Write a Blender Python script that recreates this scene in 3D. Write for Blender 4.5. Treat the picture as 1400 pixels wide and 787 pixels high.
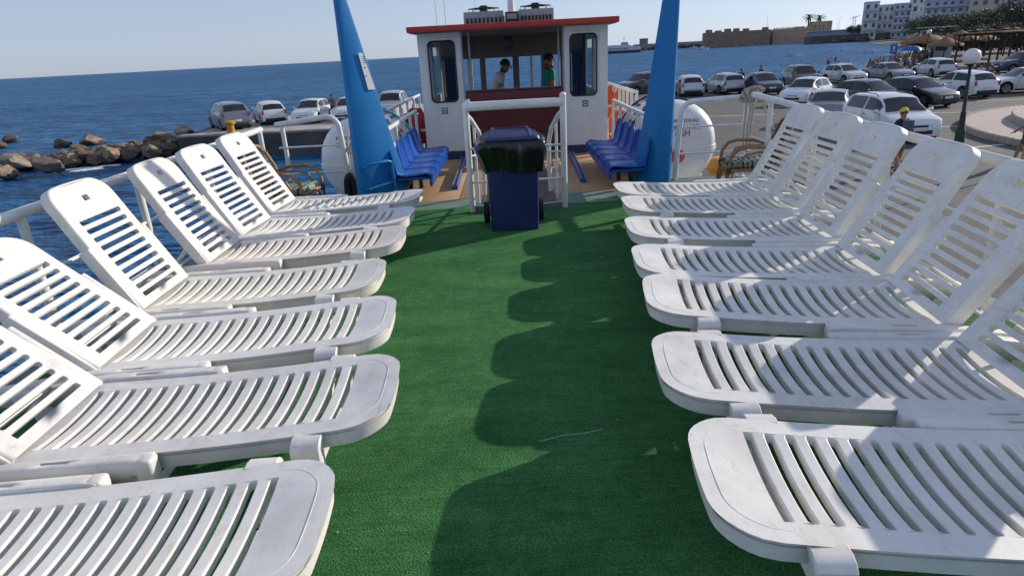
import bpy, bmesh, math, random
from mathutils import Vector, Matrix, noise
R = math.radians
rnd = random.Random(7)
for o in list(bpy.data.objects): bpy.data.objects.remove(o)
SC = bpy.context.scene
COL = SC.collection

# ------------------------------------------------------------------ camera
F_PX, PITCH, ROLL, YAW, EYE = 850.0, R(20.753), R(3.05), R(-0.684), 1.65
cp, sp, cy, sy = math.cos(PITCH), math.sin(PITCH), math.cos(YAW), math.sin(YAW)
FWD = Vector((sy*cp, cy*cp, -sp)); RGT = Vector((cy, -sy, 0)); UPV = RGT.cross(FWD)
cr, sr = math.cos(ROLL), math.sin(ROLL)
cam_d = bpy.data.cameras.new('camera'); cam = bpy.data.objects.new('camera', cam_d); COL.objects.link(cam)
cam_d.sensor_fit = 'HORIZONTAL'; cam_d.sensor_width = 36.0; cam_d.lens = 36.0*F_PX/1400.0
cam_d.clip_start = 0.05; cam_d.clip_end = 60000
rx = RGT*cr - UPV*sr      # camera axes turned by the roll of the hand-held phone
ux = UPV*cr + RGT*sr
M = Matrix((rx, ux, -FWD)).transposed().to_4x4(); M.translation = Vector((0, 0, EYE))
cam.matrix_world = M
SC.camera = cam
SC.render.resolution_x, SC.render.resolution_y = 1024, 575

def ray(u, v):
    a, b = u-700, v-393.5
    x = cr*a - sr*b; y = sr*a + cr*b
    return FWD*F_PX + RGT*x - UPV*y
def at(u, v, z):
    """the point of the level z that shows at (u, v) of the 1400 px photograph"""
    d = ray(u, v); t = (z-EYE)/d.z
    return Vector((d.x*t, d.y*t, z))
def at_y(u, v, Y):
    d = ray(u, v); t = Y/d.y
    return Vector((d.x*t, Y, EYE+d.z*t))

# ------------------------------------------------------------------ light
SUN_AZ, SUN_EL = R(30), R(20.3)         # azimuth from +X towards +Y
sdir = Vector((math.cos(SUN_AZ)*math.cos(SUN_EL), math.sin(SUN_AZ)*math.cos(SUN_EL), math.sin(SUN_EL)))
W = bpy.data.worlds.new('World'); SC.world = W; W.use_nodes = True
nt = W.node_tree; bg = nt.nodes['Background']; sky = nt.nodes.new('ShaderNodeTexSky')
sky.sky_type = 'NISHITA'; sky.sun_disc = False
sky.sun_elevation = SUN_EL; sky.sun_rotation = math.pi/2 - SUN_AZ
sky.air_density = 1.0; sky.dust_density = 0.25; sky.ozone_density = 3.0; sky.altitude = 0
hs = nt.nodes.new('ShaderNodeHueSaturation'); hs.inputs['Saturation'].default_value = .55
wb = nt.nodes.new('ShaderNodeMix'); wb.data_type = 'RGBA'; wb.blend_type = 'MULTIPLY'; wb.inputs[0].default_value = 1; wb.inputs[7].default_value = (.86, .97, 1.22, 1)
nt.links.new(sky.outputs[0], hs.inputs['Color']); nt.links.new(hs.outputs[0], wb.inputs[6])
hz = nt.nodes.new('ShaderNodeMix'); hz.data_type = 'RGBA'; hz.inputs[0].default_value = .55; hz.inputs[7].default_value = (2.45, 2.85, 3.75, 1)   # thin even haze over the whole dome
nt.links.new(wb.outputs[2], hz.inputs[6]); nt.links.new(hz.outputs[2], bg.inputs[0]); bg.inputs[1].default_value = 0.125
sd = bpy.data.lights.new('sun', 'SUN'); sd.energy = 3.8; sd.angle = R(0.5); sd.color = (1, 0.90, 0.76)
so = bpy.data.objects.new('sun', sd); COL.objects.link(so)
so.rotation_euler = (-sdir).to_track_quat('-Z', 'Y').to_euler(); so.location = (20, 12, 12)
SC.view_settings.view_transform = 'Standard'; SC.view_settings.look = 'None'
SC.view_settings.exposure = 0.26; SC.view_settings.gamma = 1
SC.render.engine = 'CYCLES'

# ------------------------------------------------------------------ materials
def mat(name, col, rough=0.5, metal=0.0, var=0.0, vscale=4.0, bump=0.0, bscale=40.0, col2=None, ior=None, coat=0.0, spec=None, detail=6, streak=None):
    m = bpy.data.materials.new(name); m.use_nodes = True
    n = m.node_tree; b = n.nodes['Principled BSDF']; L = n.links.new
    b.inputs['Base Color'].default_value = (*col, 1); b.inputs['Roughness'].default_value = rough
    b.inputs['Metallic'].default_value = metal
    if ior: b.inputs['IOR'].default_value = ior
    if coat: b.inputs['Coat Weight'].default_value = coat; b.inputs['Coat Roughness'].default_value = 0.05
    if spec is not None: b.inputs['Specular IOR Level'].default_value = spec
    tc = None
    if var or bump:
        tc = n.nodes.new('ShaderNodeTexCoord')
        mp = n.nodes.new('ShaderNodeMapping'); L(tc.outputs['Object'], mp.inputs[0])
        if streak: mp.inputs['Scale'].default_value = streak
    if var:
        t = n.nodes.new('ShaderNodeTexNoise'); t.inputs['Scale'].default_value = vscale
        t.inputs['Detail'].default_value = detail; t.inputs['Roughness'].default_value = 0.65
        L(mp.outputs[0], t.inputs['Vector'])
        r = n.nodes.new('ShaderNodeValToRGB'); r.color_ramp.elements[0].position = 0.32; r.color_ramp.elements[1].position = 0.68
        c2 = col2 or tuple(c*(1-var) for c in col)
        r.color_ramp.elements[0].color = (*c2, 1); r.color_ramp.elements[1].color = (*col, 1)
        L(t.outputs[0], r.inputs[0]); L(r.outputs[0], b.inputs['Base Color'])
        rr = n.nodes.new('ShaderNodeMapRange'); rr.inputs[3].default_value = min(1, rough*1.25); rr.inputs[4].default_value = rough*0.85
        L(t.outputs[0], rr.inputs[0]); L(rr.outputs[0], b.inputs['Roughness'])
    if bump:
        t2 = n.nodes.new('ShaderNodeTexNoise'); t2.inputs['Scale'].default_value = bscale; t2.inputs['Detail'].default_value = 4
        L(mp.outputs[0], t2.inputs['Vector'])
        bp = n.nodes.new('ShaderNodeBump'); bp.inputs['Strength'].default_value = bump; bp.inputs['Distance'].default_value = 0.02
        L(t2.outputs[0], bp.inputs['Height']); L(bp.outputs[0], b.inputs['Normal'])
    return m

def plastic(name, col, dirt):
    """moulded garden plastic: faint grey-brown grime and scuffs over off-white"""
    m = bpy.data.materials.new(name); m.use_nodes = True
    n = m.node_tree; b = n.nodes['Principled BSDF']; L = n.links.new
    b.inputs['Roughness'].default_value = 0.42; b.inputs['Specular IOR Level'].default_value = 0.35
    g = n.nodes.new('ShaderNodeNewGeometry')
    t = n.nodes.new('ShaderNodeTexNoise'); t.inputs['Scale'].default_value = 5; t.inputs['Detail'].default_value = 9; t.inputs['Roughness'].default_value = 0.7
    L(g.outputs['Position'], t.inputs['Vector'])
    r = n.nodes.new('ShaderNodeValToRGB'); r.color_ramp.elements[0].position = 0.36; r.color_ramp.elements[1].position = 0.60
    r.color_ramp.elements[0].color = (*dirt, 1); r.color_ramp.elements[1].color = (*col, 1)
    L(t.outputs[0], r.inputs[0])
    t2 = n.nodes.new('ShaderNodeTexNoise'); t2.inputs['Scale'].default_value = 38; t2.inputs['Detail'].default_value = 5; t2.inputs['Roughness'].default_value = 0.8
    mp = n.nodes.new('ShaderNodeMapping'); mp.inputs['Scale'].default_value = (1, .25, 1); L(g.outputs['Position'], mp.inputs[0]); L(mp.outputs[0], t2.inputs['Vector'])
    r2 = n.nodes.new('ShaderNodeValToRGB'); r2.color_ramp.elements[0].position = 0.28; r2.color_ramp.elements[1].position = 0.44
    r2.color_ramp.elements[0].color = (.80, .77, .72, 1); r2.color_ramp.elements[1].color = (1, 1, 1, 1)
    L(t2.outputs[0], r2.inputs[0])
    mx = n.nodes.new('ShaderNodeMix'); mx.data_type = 'RGBA'; mx.blend_type = 'MULTIPLY'; mx.inputs[0].default_value = 1
    L(r.outputs[0], mx.inputs[6]); L(r2.outputs[0], mx.inputs[7])
    t3 = n.nodes.new('ShaderNodeTexNoise'); t3.inputs['Scale'].default_value = 3.1; t3.inputs['Detail'].default_value = 8; t3.inputs['Roughness'].default_value = .72; t3.inputs['Distortion'].default_value = .6
    L(g.outputs['Position'], t3.inputs['Vector'])
    r3 = n.nodes.new('ShaderNodeValToRGB'); r3.color_ramp.elements[0].position = .60; r3.color_ramp.elements[1].position = .74
    r3.color_ramp.elements[0].color = (1, 1, 1, 1); r3.color_ramp.elements[1].color = (.80, .73, .64, 1); L(t3.outputs[0], r3.inputs[0])
    m3 = n.nodes.new('ShaderNodeMix'); m3.data_type = 'RGBA'; m3.blend_type = 'MULTIPLY'; m3.inputs[0].default_value = 1
    L(mx.outputs[2], m3.inputs[6]); L(r3.outputs[0], m3.inputs[7]); L(m3.outputs[2], b.inputs['Base Color'])
    bp = n.nodes.new('ShaderNodeBump'); bp.inputs['Strength'].default_value = 0.06; bp.inputs['Distance'].default_value = 0.01
    L(t2.outputs[0], bp.inputs['Height']); L(bp.outputs[0], b.inputs['Normal'])
    return m

def glass(name, tint=(0.02, 0.03, 0.035), clear=0.35, rough=0.03):
    m = bpy.data.materials.new(name); m.use_nodes = True
    n = m.node_tree; b = n.nodes['Principled BSDF']; L = n.links.new
    b.inputs['Base Color'].default_value = (*tint, 1); b.inputs['Roughness'].default_value = rough
    tr = n.nodes.new('ShaderNodeBsdfTransparent'); tr.inputs[0].default_value = (.75, .82, .85, 1)
    mx = n.nodes.new('ShaderNodeMixShader'); mx.inputs[0].default_value = clear
    L(b.outputs[0], mx.inputs[1]); L(tr.outputs[0], mx.inputs[2]); L(mx.outputs[0], n.nodes['Material Output'].inputs[0])
    return m

M_ = {}
M_['pl_white'] = plastic('plastic_white', (.80, .785, .755), (.69, .665, .625))
M_['pl_cream'] = plastic('plastic_cream', (.80, .78, .71), (.70, .67, .60))
M_['pl_pink'] = plastic('plastic_pinkish', (.78, .72, .67), (.70, .64, .59))
M_['pl_grey'] = plastic('plastic_greyish', (.75, .735, .715), (.60, .58, .55))
M_['white_paint'] = mat('white_paint', (.77, .77, .775), .35, var=.10, vscale=4, bump=.06, bscale=9, col2=(.66, .645, .615), streak=(1, 1, .22))
M_['rail'] = mat('rail_paint', (.78, .79, .80), .3, var=.12, vscale=9, col2=(.66, .64, .60), bump=.08, bscale=60)
M_['red_paint'] = mat('red_paint', (.52, .045, .03), .45, var=.25, vscale=6, bump=.1, bscale=40)
M_['maroon'] = mat('maroon_paint', (.13, .012, .016), .45, var=.35, vscale=5)
M_['brown_board'] = mat('brown_board', (.10, .05, .04), .6, var=.4, vscale=6)
M_['mast_blue'] = mat('mast_blue', (.008, .15, .43), .38, var=.22, vscale=4, col2=(.016, .185, .46), bump=.06, bscale=14, streak=(1, 1, .3), spec=.25)
M_['bench_blue'] = mat('bench_blue', (.005, .080, .40), .28, var=.15, vscale=7, coat=.1, spec=.3)
M_['bin_blue'] = mat('bin_blue', (.011, .021, .12), .42, var=.25, vscale=8, bump=.06, bscale=90)
M_['bag'] = mat('bin_bag', (.008, .009, .010), .22, bump=.10, bscale=14, spec=.6)
M_['rubber'] = mat('rubber', (.015, .015, .016), .75, var=.3, vscale=20)
M_['steel'] = mat('steel', (.45, .46, .48), .35, metal=.8, var=.25, vscale=12)
M_['alu'] = mat('grey_metal', (.36, .38, .40), .5, metal=.3, var=.2, vscale=10)
M_['dark'] = mat('dark_metal', (.018, .02, .022), .5, var=.3, vscale=14)
M_['black'] = mat('black_plastic', (.012, .012, .013), .4)
M_['raft'] = mat('raft_fibreglass', (.80, .80, .79), .35, var=.14, vscale=3.5, col2=(.70, .69, .66), coat=.25)
M_['ink_blue'] = mat('ink_navy', (.03, .035, .10), .6)
M_['ink_red'] = mat('ink_red', (.42, .02, .03), .6)
M_['teal'] = mat('teal_strap', (.02, .32, .34), .6)
M_['orange'] = mat('orange_vinyl', (.75, .13, .03), .55, var=.25, vscale=9)
M_['red_vinyl'] = mat('red_vinyl', (.40, .02, .03), .55, var=.3, vscale=9)
M_['coral'] = mat('coral_plastic', (.72, .12, .10), .45, var=.2, vscale=9)
M_['yellow'] = mat('yellow_paint', (.72, .42, .03), .5, var=.3, vscale=8)
M_['yellow_orange'] = mat('amber_plastic', (.62, .29, .03), .5, var=.25, vscale=6)
M_['rattan'] = mat('rattan', (.40, .215, .095), .45, var=.5, vscale=30, bump=.3, bscale=80)
M_['rattan_dark'] = mat('rattan_binding', (.09, .055, .03), .6, var=.4, vscale=40, bump=.4, bscale=100)
M_['rope'] = mat('rope', (.62, .58, .48), .9, var=.35, vscale=40, bump=.8, bscale=120)
M_['sign_green'] = mat('sign_green', (.01, .14, .08), .5)
M_['sign_white'] = mat('sign_white', (.80, .82, .80), .5, var=.06, vscale=9)
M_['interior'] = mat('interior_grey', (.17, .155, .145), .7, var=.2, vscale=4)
M_['curtain'] = mat('curtain_blue', (.02, .05, .20), .85, var=.4, vscale=10, streak=(8, 8, .5))
M_['cloth_white'] = mat('cloth_white', (.62, .63, .64), .85, var=.2, vscale=9)
M_['cloth_green'] = mat('cloth_green', (.02, .33, .25), .85, var=.25, vscale=9)
M_['cloth_navy'] = mat('cloth_navy', (.03, .04, .07), .85, var=.25, vscale=9)
M_['cloth_grey'] = mat('cloth_grey', (.10, .12, .14), .85, var=.3, vscale=9)
M_['cloth_plum'] = mat('cloth_plum', (.16, .07, .09), .85, var=.3, vscale=9)
M_['cloth_blue'] = mat('cloth_blue', (.06, .15, .35), .85, var=.3, vscale=9)
M_['skin'] = mat('skin', (.36, .19, .12), .5, var=.15, vscale=12)
M_['hair'] = mat('hair', (.016, .012, .010), .6, bump=.5, bscale=80)
M_['cap_yellow'] = mat('cap_yellow', (.70, .50, .05), .7)
M_['tyre'] = mat('tyre', (.014, .014, .015), .8, var=.3, vscale=25)
M_['rim'] = mat('wheel_rim', (.42, .43, .45), .35, metal=.8)
M_['car_glass'] = mat('car_glass', (.010, .013, .016), .04, var=.5, vscale=2.2, col2=(.028, .03, .034), spec=.6)
M_['lamp_clear'] = mat('headlamp', (.62, .66, .70), .08, metal=.3, coat=1)
M_['lamp_red'] = mat('taillamp', (.42, .015, .015), .15, coat=.8)
M_['plate'] = mat('number_plate', (.70, .70, .66), .5)
M_['trim'] = mat('car_trim', (.02, .02, .022), .6)
def paint(name, c, metal=.0): return mat(name, c, .30, metal=metal, var=.08, vscale=3, coat=.8)
M_['p_white'] = paint('paint_white', (.74, .75, .76)); M_['p_silver'] = paint('paint_silver', (.42, .44, .47), .5)
M_['p_black'] = paint('paint_black', (.012, .013, .018)); M_['p_navy'] = paint('paint_navy', (.015, .022, .06))
M_['p_char'] = paint('paint_charcoal', (.035, .04, .048)); M_['p_grey'] = paint('paint_grey', (.20, .22, .25), .4)
M_['p_pale'] = paint('paint_pale_silver', (.55, .57, .60), .35)
M_['globe'] = mat('opal_globe', (.80, .78, .76), .25, var=.06, vscale=3)
M_['post_green'] = mat('lamp_post_green', (.012, .028, .026), .45, var=.3, vscale=12)
M_['sign_blue'] = mat('sign_blue', (.01, .12, .38), .5, var=.12, vscale=5)
M_['reed'] = mat('reed_thatch', (.30, .17, .09), .95, var=.5, vscale=6, bump=.8, bscale=14)
M_['timber'] = mat('weathered_timber', (.07, .05, .04), .85, var=.4, vscale=8, bump=.4, bscale=30)
M_['tile_red'] = mat('reddish_roof', (.19, .10, .085), .9, var=.35, vscale=4)
M_['rock_tan'] = mat('rock_tan', (.32, .24, .17), .95, var=.5, vscale=2.6, col2=(.11, .085, .065), bump=.9, bscale=7)
M_['rock_brown'] = mat('rock_brown', (.21, .15, .105), .95, var=.55, vscale=2.4, col2=(.055, .042, .034), bump=.9, bscale=7)
M_['rock_pale'] = mat('rock_pale', (.36, .31, .25), .95, var=.6, vscale=2.6, col2=(.12, .10, .08), bump=.9, bscale=7)
M_['fort'] = mat('fort_stone', (.34, .24, .165), .95, var=.45, vscale=.35, bump=.6, bscale=1.2)
M_['fort_light'] = mat('fort_stone_pale', (.50, .36, .25), .95, var=.35, vscale=.35, bump=.6, bscale=1.2)  # fort stone lightened: sun on inner wall and tower put into the colour
M_['concrete'] = mat('pale_concrete', (.34, .33, .31), .9, var=.3, vscale=.7, bump=.3, bscale=4)
M_['conc_dark'] = mat('stained_concrete', (.13, .125, .12), .9, var=.45, vscale=.8, bump=.4, bscale=3)
M_['b_white'] = mat('render_white', (.60, .62, .65), .9, var=.16, vscale=.4)
M_['b_blue'] = mat('render_blue_white', (.47, .51, .58), .9, var=.16, vscale=.4)
M_['b_beige'] = mat('render_beige', (.54, .48, .41), .9, var=.14, vscale=.4)
M_['b_grey'] = mat('render_grey', (.30, .33, .38), .9, var=.2, vscale=.4)
M_['win_dark'] = mat('window_dark', (.05, .065, .085), .15)
M_['bark'] = mat('bark', (.10, .075, .055), .95, var=.4, vscale=5, bump=.7, bscale=12)
M_['ship_navy'] = mat('ship_navy', (.02, .03, .07), .4)
M_['glass_dark'] = glass('glass_wheelhouse', (.015, .02, .025), .55)
M_['glass_clear'] = glass('glass_front', (.02, .03, .03), .90)
for k_ in ('rock_tan', 'rock_brown', 'rock_pale'):      # dark wet band with weed up to the splash line
    n_ = M_[k_].node_tree; b_ = n_.nodes['Principled BSDF']; lk = b_.inputs['Base Color'].links[0]; src = lk.from_socket
    g_ = n_.nodes.new('ShaderNodeNewGeometry'); sx_ = n_.nodes.new('ShaderNodeSeparateXYZ'); n_.links.new(g_.outputs['Position'], sx_.inputs[0])
    nz_ = n_.nodes.new('ShaderNodeTexNoise'); nz_.inputs['Scale'].default_value = 1.5; n_.links.new(g_.outputs['Position'], nz_.inputs['Vector'])
    ad_ = n_.nodes.new('ShaderNodeMath'); ad_.operation = 'MULTIPLY_ADD'; ad_.inputs[1].default_value = -.55; n_.links.new(nz_.outputs[0], ad_.inputs[0]); n_.links.new(sx_.outputs['Z'], ad_.inputs[2])
    mr_ = n_.nodes.new('ShaderNodeMapRange'); mr_.inputs[1].default_value = -3.50; mr_.inputs[2].default_value = -3.36; n_.links.new(ad_.outputs[0], mr_.inputs[0])
    mx_ = n_.nodes.new('ShaderNodeMix'); mx_.data_type = 'RGBA'; mx_.inputs[6].default_value = (.030, .028, .022, 1); n_.links.new(mr_.outputs[0], mx_.inputs[0]); n_.links.new(src, mx_.inputs[7]); n_.links.new(mx_.outputs[2], b_.inputs['Base Color'])
def leaf(name, a, b_):
    m = mat(name, a, .6, var=.6, vscale=.55, col2=b_, detail=3)
    b = m.node_tree.nodes['Principled BSDF']; b.inputs['Subsurface Weight'].default_value = 0
    return m
M_['leaf'] = leaf('tamarisk_leaf', (.12, .135, .065), (.055, .07, .036))
M_['leaf_dark'] = leaf('dark_leaf', (.075, .095, .055), (.040, .052, .032))
M_['palm'] = leaf('palm_frond', (.06, .08, .03), (.03, .045, .02))

# ------------------------------------------------------------------ mesh helpers
class MB:
    def __init__(s): s.v, s.f, s.m, s.sm = [], [], [], []
    def add(s, vs, fs, mi=0, smooth=True, X=None):
        k = len(s.v)
        s.v += [tuple(X @ Vector(p)) if X else tuple(p) for p in vs]
        for f in fs: s.f.append([i+k for i in f]); s.m.append(mi); s.sm.append(smooth)
        return s
    def box(s, c, d, mi=0, rz=0, bev=0, X=None):
        bm = bmesh.new(); bmesh.ops.create_cube(bm, size=1)
        for v in bm.verts: v.co = Vector((v.co.x*d[0], v.co.y*d[1], v.co.z*d[2]))
        if bev: bmesh.ops.bevel(bm, geom=bm.edges[:], offset=bev, segments=2, affect='EDGES', profile=.5)
        T = Matrix.Translation(c) @ Matrix.Rotation(rz, 4, 'Z')
        if X: T = X @ T
        bm.verts.index_update()
        s.add([T @ v.co for v in bm.verts], [[v.index for v in f.verts] for f in bm.faces], mi, False); bm.free(); return s
    def tube(s, pts, r, n=8, mi=0, caps=True, closed=False):
        pts = [Vector(p) for p in pts]; N = len(pts)
        rs = r if isinstance(r, (list, tuple)) else [r]*N
        vs, fs = [], []; up = None
        for i, p in enumerate(pts):
            a = pts[(i-1) % N] if (i or closed) else p; b = pts[(i+1) % N] if (i < N-1 or closed) else p
            t = (b-a).normalized()
            if up is None:
                up = Vector((0, 0, 1)) if abs(t.z) < .9 else Vector((1, 0, 0))
            e1 = t.cross(up).normalized(); e2 = e1.cross(t).normalized(); up = e2
            for k in range(n):
                q = 2*math.pi*k/n; vs.append(p + (e1*math.cos(q)+e2*math.sin(q))*rs[i])
        for i in range(N if closed else N-1):
            j = (i+1) % N
            for k in range(n): fs.append([i*n+k, i*n+(k+1) % n, j*n+(k+1) % n, j*n+k])
        if caps and not closed: fs += [list(range(n))[::-1], [(N-1)*n+k for k in range(n)]]
        return s.add(vs, fs, mi)
    def lathe(s, prof, n=16, mi=0, X=None, caps=True):
        vs, fs = [], []
        for r, z in prof:
            for k in range(n): q = 2*math.pi*k/n; vs.append((r*math.cos(q), r*math.sin(q), z))
        for i in range(len(prof)-1):
            for k in range(n): fs.append([i*n+k, i*n+(k+1) % n, (i+1)*n+(k+1) % n, (i+1)*n+k])
        if caps: fs += [list(range(n))[::-1], [(len(prof)-1)*n+k for k in range(n)]]
        return s.add(vs, fs, mi, True, X)
    def ball(s, c, r, mi=0, n=12, m=8):
        rr = r if isinstance(r, (list, tuple)) else (r, r, r)
        prof = [(math.sin(math.pi*(i+.02)/(m+.04)), -math.cos(math.pi*(i+.02)/(m+.04))) for i in range(m+1)]
        X = Matrix.Translation(c) @ Matrix.Diagonal((*rr, 1))
        return s.lathe(prof, n, mi, X)
    def grid(s, P, mi=0, smooth=True, wrap=False):
        nr, nc = len(P), len(P[0]); vs = [p for row in P for p in row]; fs = []
        for i in range(nr-1):
            for j in range(nc if wrap else nc-1):
                fs.append([i*nc+j, i*nc+(j+1) % nc, (i+1)*nc+(j+1) % nc, (i+1)*nc+j])
        return s.add(vs, fs, mi, smooth)
    def prism(s, poly, z0, z1, mi=0, X=None):
        n = len(poly); vs = [(x, y, z0) for x, y in poly]+[(x, y, z1) for x, y in poly]
        fs = [list(range(n))[::-1], list(range(n, 2*n))]+[[i, (i+1) % n, n+(i+1) % n, n+i] for i in range(n)]
        return s.add(vs, fs, mi, False, X)
    def mesh(s, name, mats, angle=40):
        me = bpy.data.meshes.new(name); me.from_pydata([tuple(p) for p in s.v], [], s.f)
        for m in (mats if isinstance(mats, (list, tuple)) else [mats]): me.materials.append(m)
        me.polygons.foreach_set('material_index', s.m); me.polygons.foreach_set('use_smooth', s.sm)
        bm = bmesh.new(); bm.from_mesh(me); bmesh.ops.recalc_face_normals(bm, faces=bm.faces[:]); bm.to_mesh(me); bm.free()
        me.update()
        try: me.set_sharp_from_angle(angle=R(angle))
        except Exception: pass
        return me
    def build(s, name, mats, parent=None, **kw): return link(name, s.mesh(name, mats, **kw), parent)

def link(name, data, parent=None):
    o = bpy.data.objects.new(name, data); COL.objects.link(o)
    if parent: o.parent = parent
    return o
def tag(o, label=None, cat=None, group=None, kind=None):
    if label: o['label'] = label
    if cat: o['category'] = cat
    if group: o['group'] = group
    if kind: o['kind'] = kind
    return o
def thing(name, label, cat, loc=(0, 0, 0), rz=0, group=None):
    o = link(name, None); o.location = loc; o.rotation_euler = (0, 0, rz); o.empty_display_size = .2
    return tag(o, label, cat, group)
KIDS = {}
def kids(o): return [c for c in bpy.data.objects if c.parent == o]
def copy_tree(o, parent=None, table=None):
    if table is None:
        table = {}
        for c in bpy.data.objects:
            if c.parent: table.setdefault(c.parent.name, []).append(c)
    c = o.copy(); COL.objects.link(c)
    if parent: c.parent = parent
    for ch in table.get(o.name, []): copy_tree(ch, c, table)
    return c
def setmat(o, m, deep=True):
    if o.data and hasattr(o.data, 'materials') and len(o.material_slots):
        o.material_slots[0].link = 'OBJECT'; o.material_slots[0].material = m
def arc(c, r, a0, a1, n, ax1, ax2):
    c, ax1, ax2 = Vector(c), Vector(ax1), Vector(ax2)
    return [c + ax1*(r*math.cos(a0+(a1-a0)*i/n)) + ax2*(r*math.sin(a0+(a1-a0)*i/n)) for i in range(n+1)]
def text_mesh(s, size, ext=.001):
    cu = bpy.data.curves.new('t', 'FONT'); cu.body = s; cu.size = size; cu.extrude = ext; cu.align_x = 'CENTER'; cu.resolution_u = 2
    o = bpy.data.objects.new('t', cu); COL.objects.link(o)
    dg = bpy.context.evaluated_depsgraph_get(); me = bpy.data.meshes.new_from_object(o.evaluated_get(dg))
    bpy.data.objects.remove(o); bpy.data.curves.remove(cu); return me
# ================================================================== SETTING: sea, quay, land, deck
SEA, QUAY = -3.4, -2.1
def struct(o): return tag(o, kind='structure')

def sea_material():
    m = bpy.data.materials.new('sea_water'); m.use_nodes = True; n = m.node_tree; b = n.nodes['Principled BSDF']; L = n.links.new
    b.inputs['Base Color'].default_value = (.010, .055, .125, 1); b.inputs['Roughness'].default_value = .16; b.inputs['IOR'].default_value = 1.33
    g = n.nodes.new('ShaderNodeNewGeometry')
    prev = None
    for sc, st, dist, rot in ((.07, 1.0, 5.0, .3), (.30, 1.0, 2.2, .5), (1.3, 1.0, .55, .2), (6.0, .8, .09, 0)):
        mp = n.nodes.new('ShaderNodeMapping'); mp.inputs['Scale'].default_value = (sc*.55, sc*1.25, sc); mp.inputs['Rotation'].default_value = (0, 0, rot)
        L(g.outputs['Position'], mp.inputs[0])
        t = n.nodes.new('ShaderNodeTexNoise'); t.inputs['Scale'].default_value = 1; t.inputs['Detail'].default_value = 3; t.inputs['Roughness'].default_value = .6
        L(mp.outputs[0], t.inputs['Vector'])
        bp = n.nodes.new('ShaderNodeBump'); bp.inputs['Strength'].default_value = st; bp.inputs['Distance'].default_value = dist
        L(t.outputs[0], bp.inputs['Height'])
        if prev: L(prev.outputs[0], bp.inputs['Normal'])
        prev = bp
    L(prev.outputs[0], b.inputs['Normal'])
    b.inputs['Specular IOR Level'].default_value = 0; b.inputs['Roughness'].default_value = .8
    gl = n.nodes.new('ShaderNodeBsdfGlossy'); gl.inputs['Roughness'].default_value = .26; L(prev.outputs[0], gl.inputs['Normal'])
    fr = n.nodes.new('ShaderNodeFresnel'); fr.inputs['IOR'].default_value = 1.33; L(prev.outputs[0], fr.inputs['Normal'])
    mr = n.nodes.new('ShaderNodeMapRange'); mr.inputs[1].default_value = 0; mr.inputs[2].default_value = 1; mr.inputs[3].default_value = 0; mr.inputs[4].default_value = .55
    L(fr.outputs[0], mr.inputs[0]); ms = n.nodes.new('ShaderNodeMixShader'); L(mr.outputs[0], ms.inputs[0]); L(b.outputs[0], ms.inputs[1]); L(gl.outputs[0], ms.inputs[2])
    L(ms.outputs[0], n.nodes['Material Output'].inputs[0])
    # wind patches: broad lanes of lighter and deeper blue
    mp = n.nodes.new('ShaderNodeMapping'); mp.inputs['Scale'].default_value = (.006, .03, 1); L(g.outputs['Position'], mp.inputs[0])
    t = n.nodes.new('ShaderNodeTexNoise'); t.inputs['Scale'].default_value = 1; t.inputs['Detail'].default_value = 5; L(mp.outputs[0], t.inputs['Vector'])
    r = n.nodes.new('ShaderNodeValToRGB'); r.color_ramp.elements[0].position = .35; r.color_ramp.elements[1].position = .7
    r.color_ramp.elements[0].color = (.016, .105, .27, 1); r.color_ramp.elements[1].color = (.032, .165, .35, 1)
    L(t.outputs[0], r.inputs[0]); cur = r.outputs[0]
    for sx_, sy_, lo, hi, c0 in ((.10, .55, .34, .66, .70), (.55, 2.2, .34, .68, .64)):     # light and dark of ripple reflections, painted into the water colour
        mp = n.nodes.new('ShaderNodeMapping'); mp.inputs['Scale'].default_value = (sx_, sy_, 1); mp.inputs['Rotation'].default_value = (0, 0, .25); L(g.outputs['Position'], mp.inputs[0])
        t = n.nodes.new('ShaderNodeTexNoise'); t.inputs['Scale'].default_value = 1; t.inputs['Detail'].default_value = 4; t.inputs['Distortion'].default_value = .8; L(mp.outputs[0], t.inputs['Vector'])
        q = n.nodes.new('ShaderNodeValToRGB'); q.color_ramp.elements[0].position = lo; q.color_ramp.elements[1].position = hi
        q.color_ramp.elements[0].color = (c0, c0, c0, 1); q.color_ramp.elements[1].color = (1.35, 1.3, 1.25, 1); L(t.outputs[0], q.inputs[0])
        x = n.nodes.new('ShaderNodeMix'); x.data_type = 'RGBA'; x.blend_type = 'MULTIPLY'; x.inputs[0].default_value = 1; L(cur, x.inputs[6]); L(q.outputs[0], x.inputs[7]); cur = x.outputs[2]
    L(cur, b.inputs['Base Color'])
    return m
def sheet(name, m, poly, z):
    me = bpy.data.meshes.new(name); me.from_pydata([(x, y, z) for x, y in poly], [], [list(range(len(poly)))]); me.materials.append(m)
    return struct(link(name, me))
sheet('sea', sea_material(), [(-30000, -3000), (30000, -3000), (30000, 45000), (-30000, 45000)], SEA)

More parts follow.
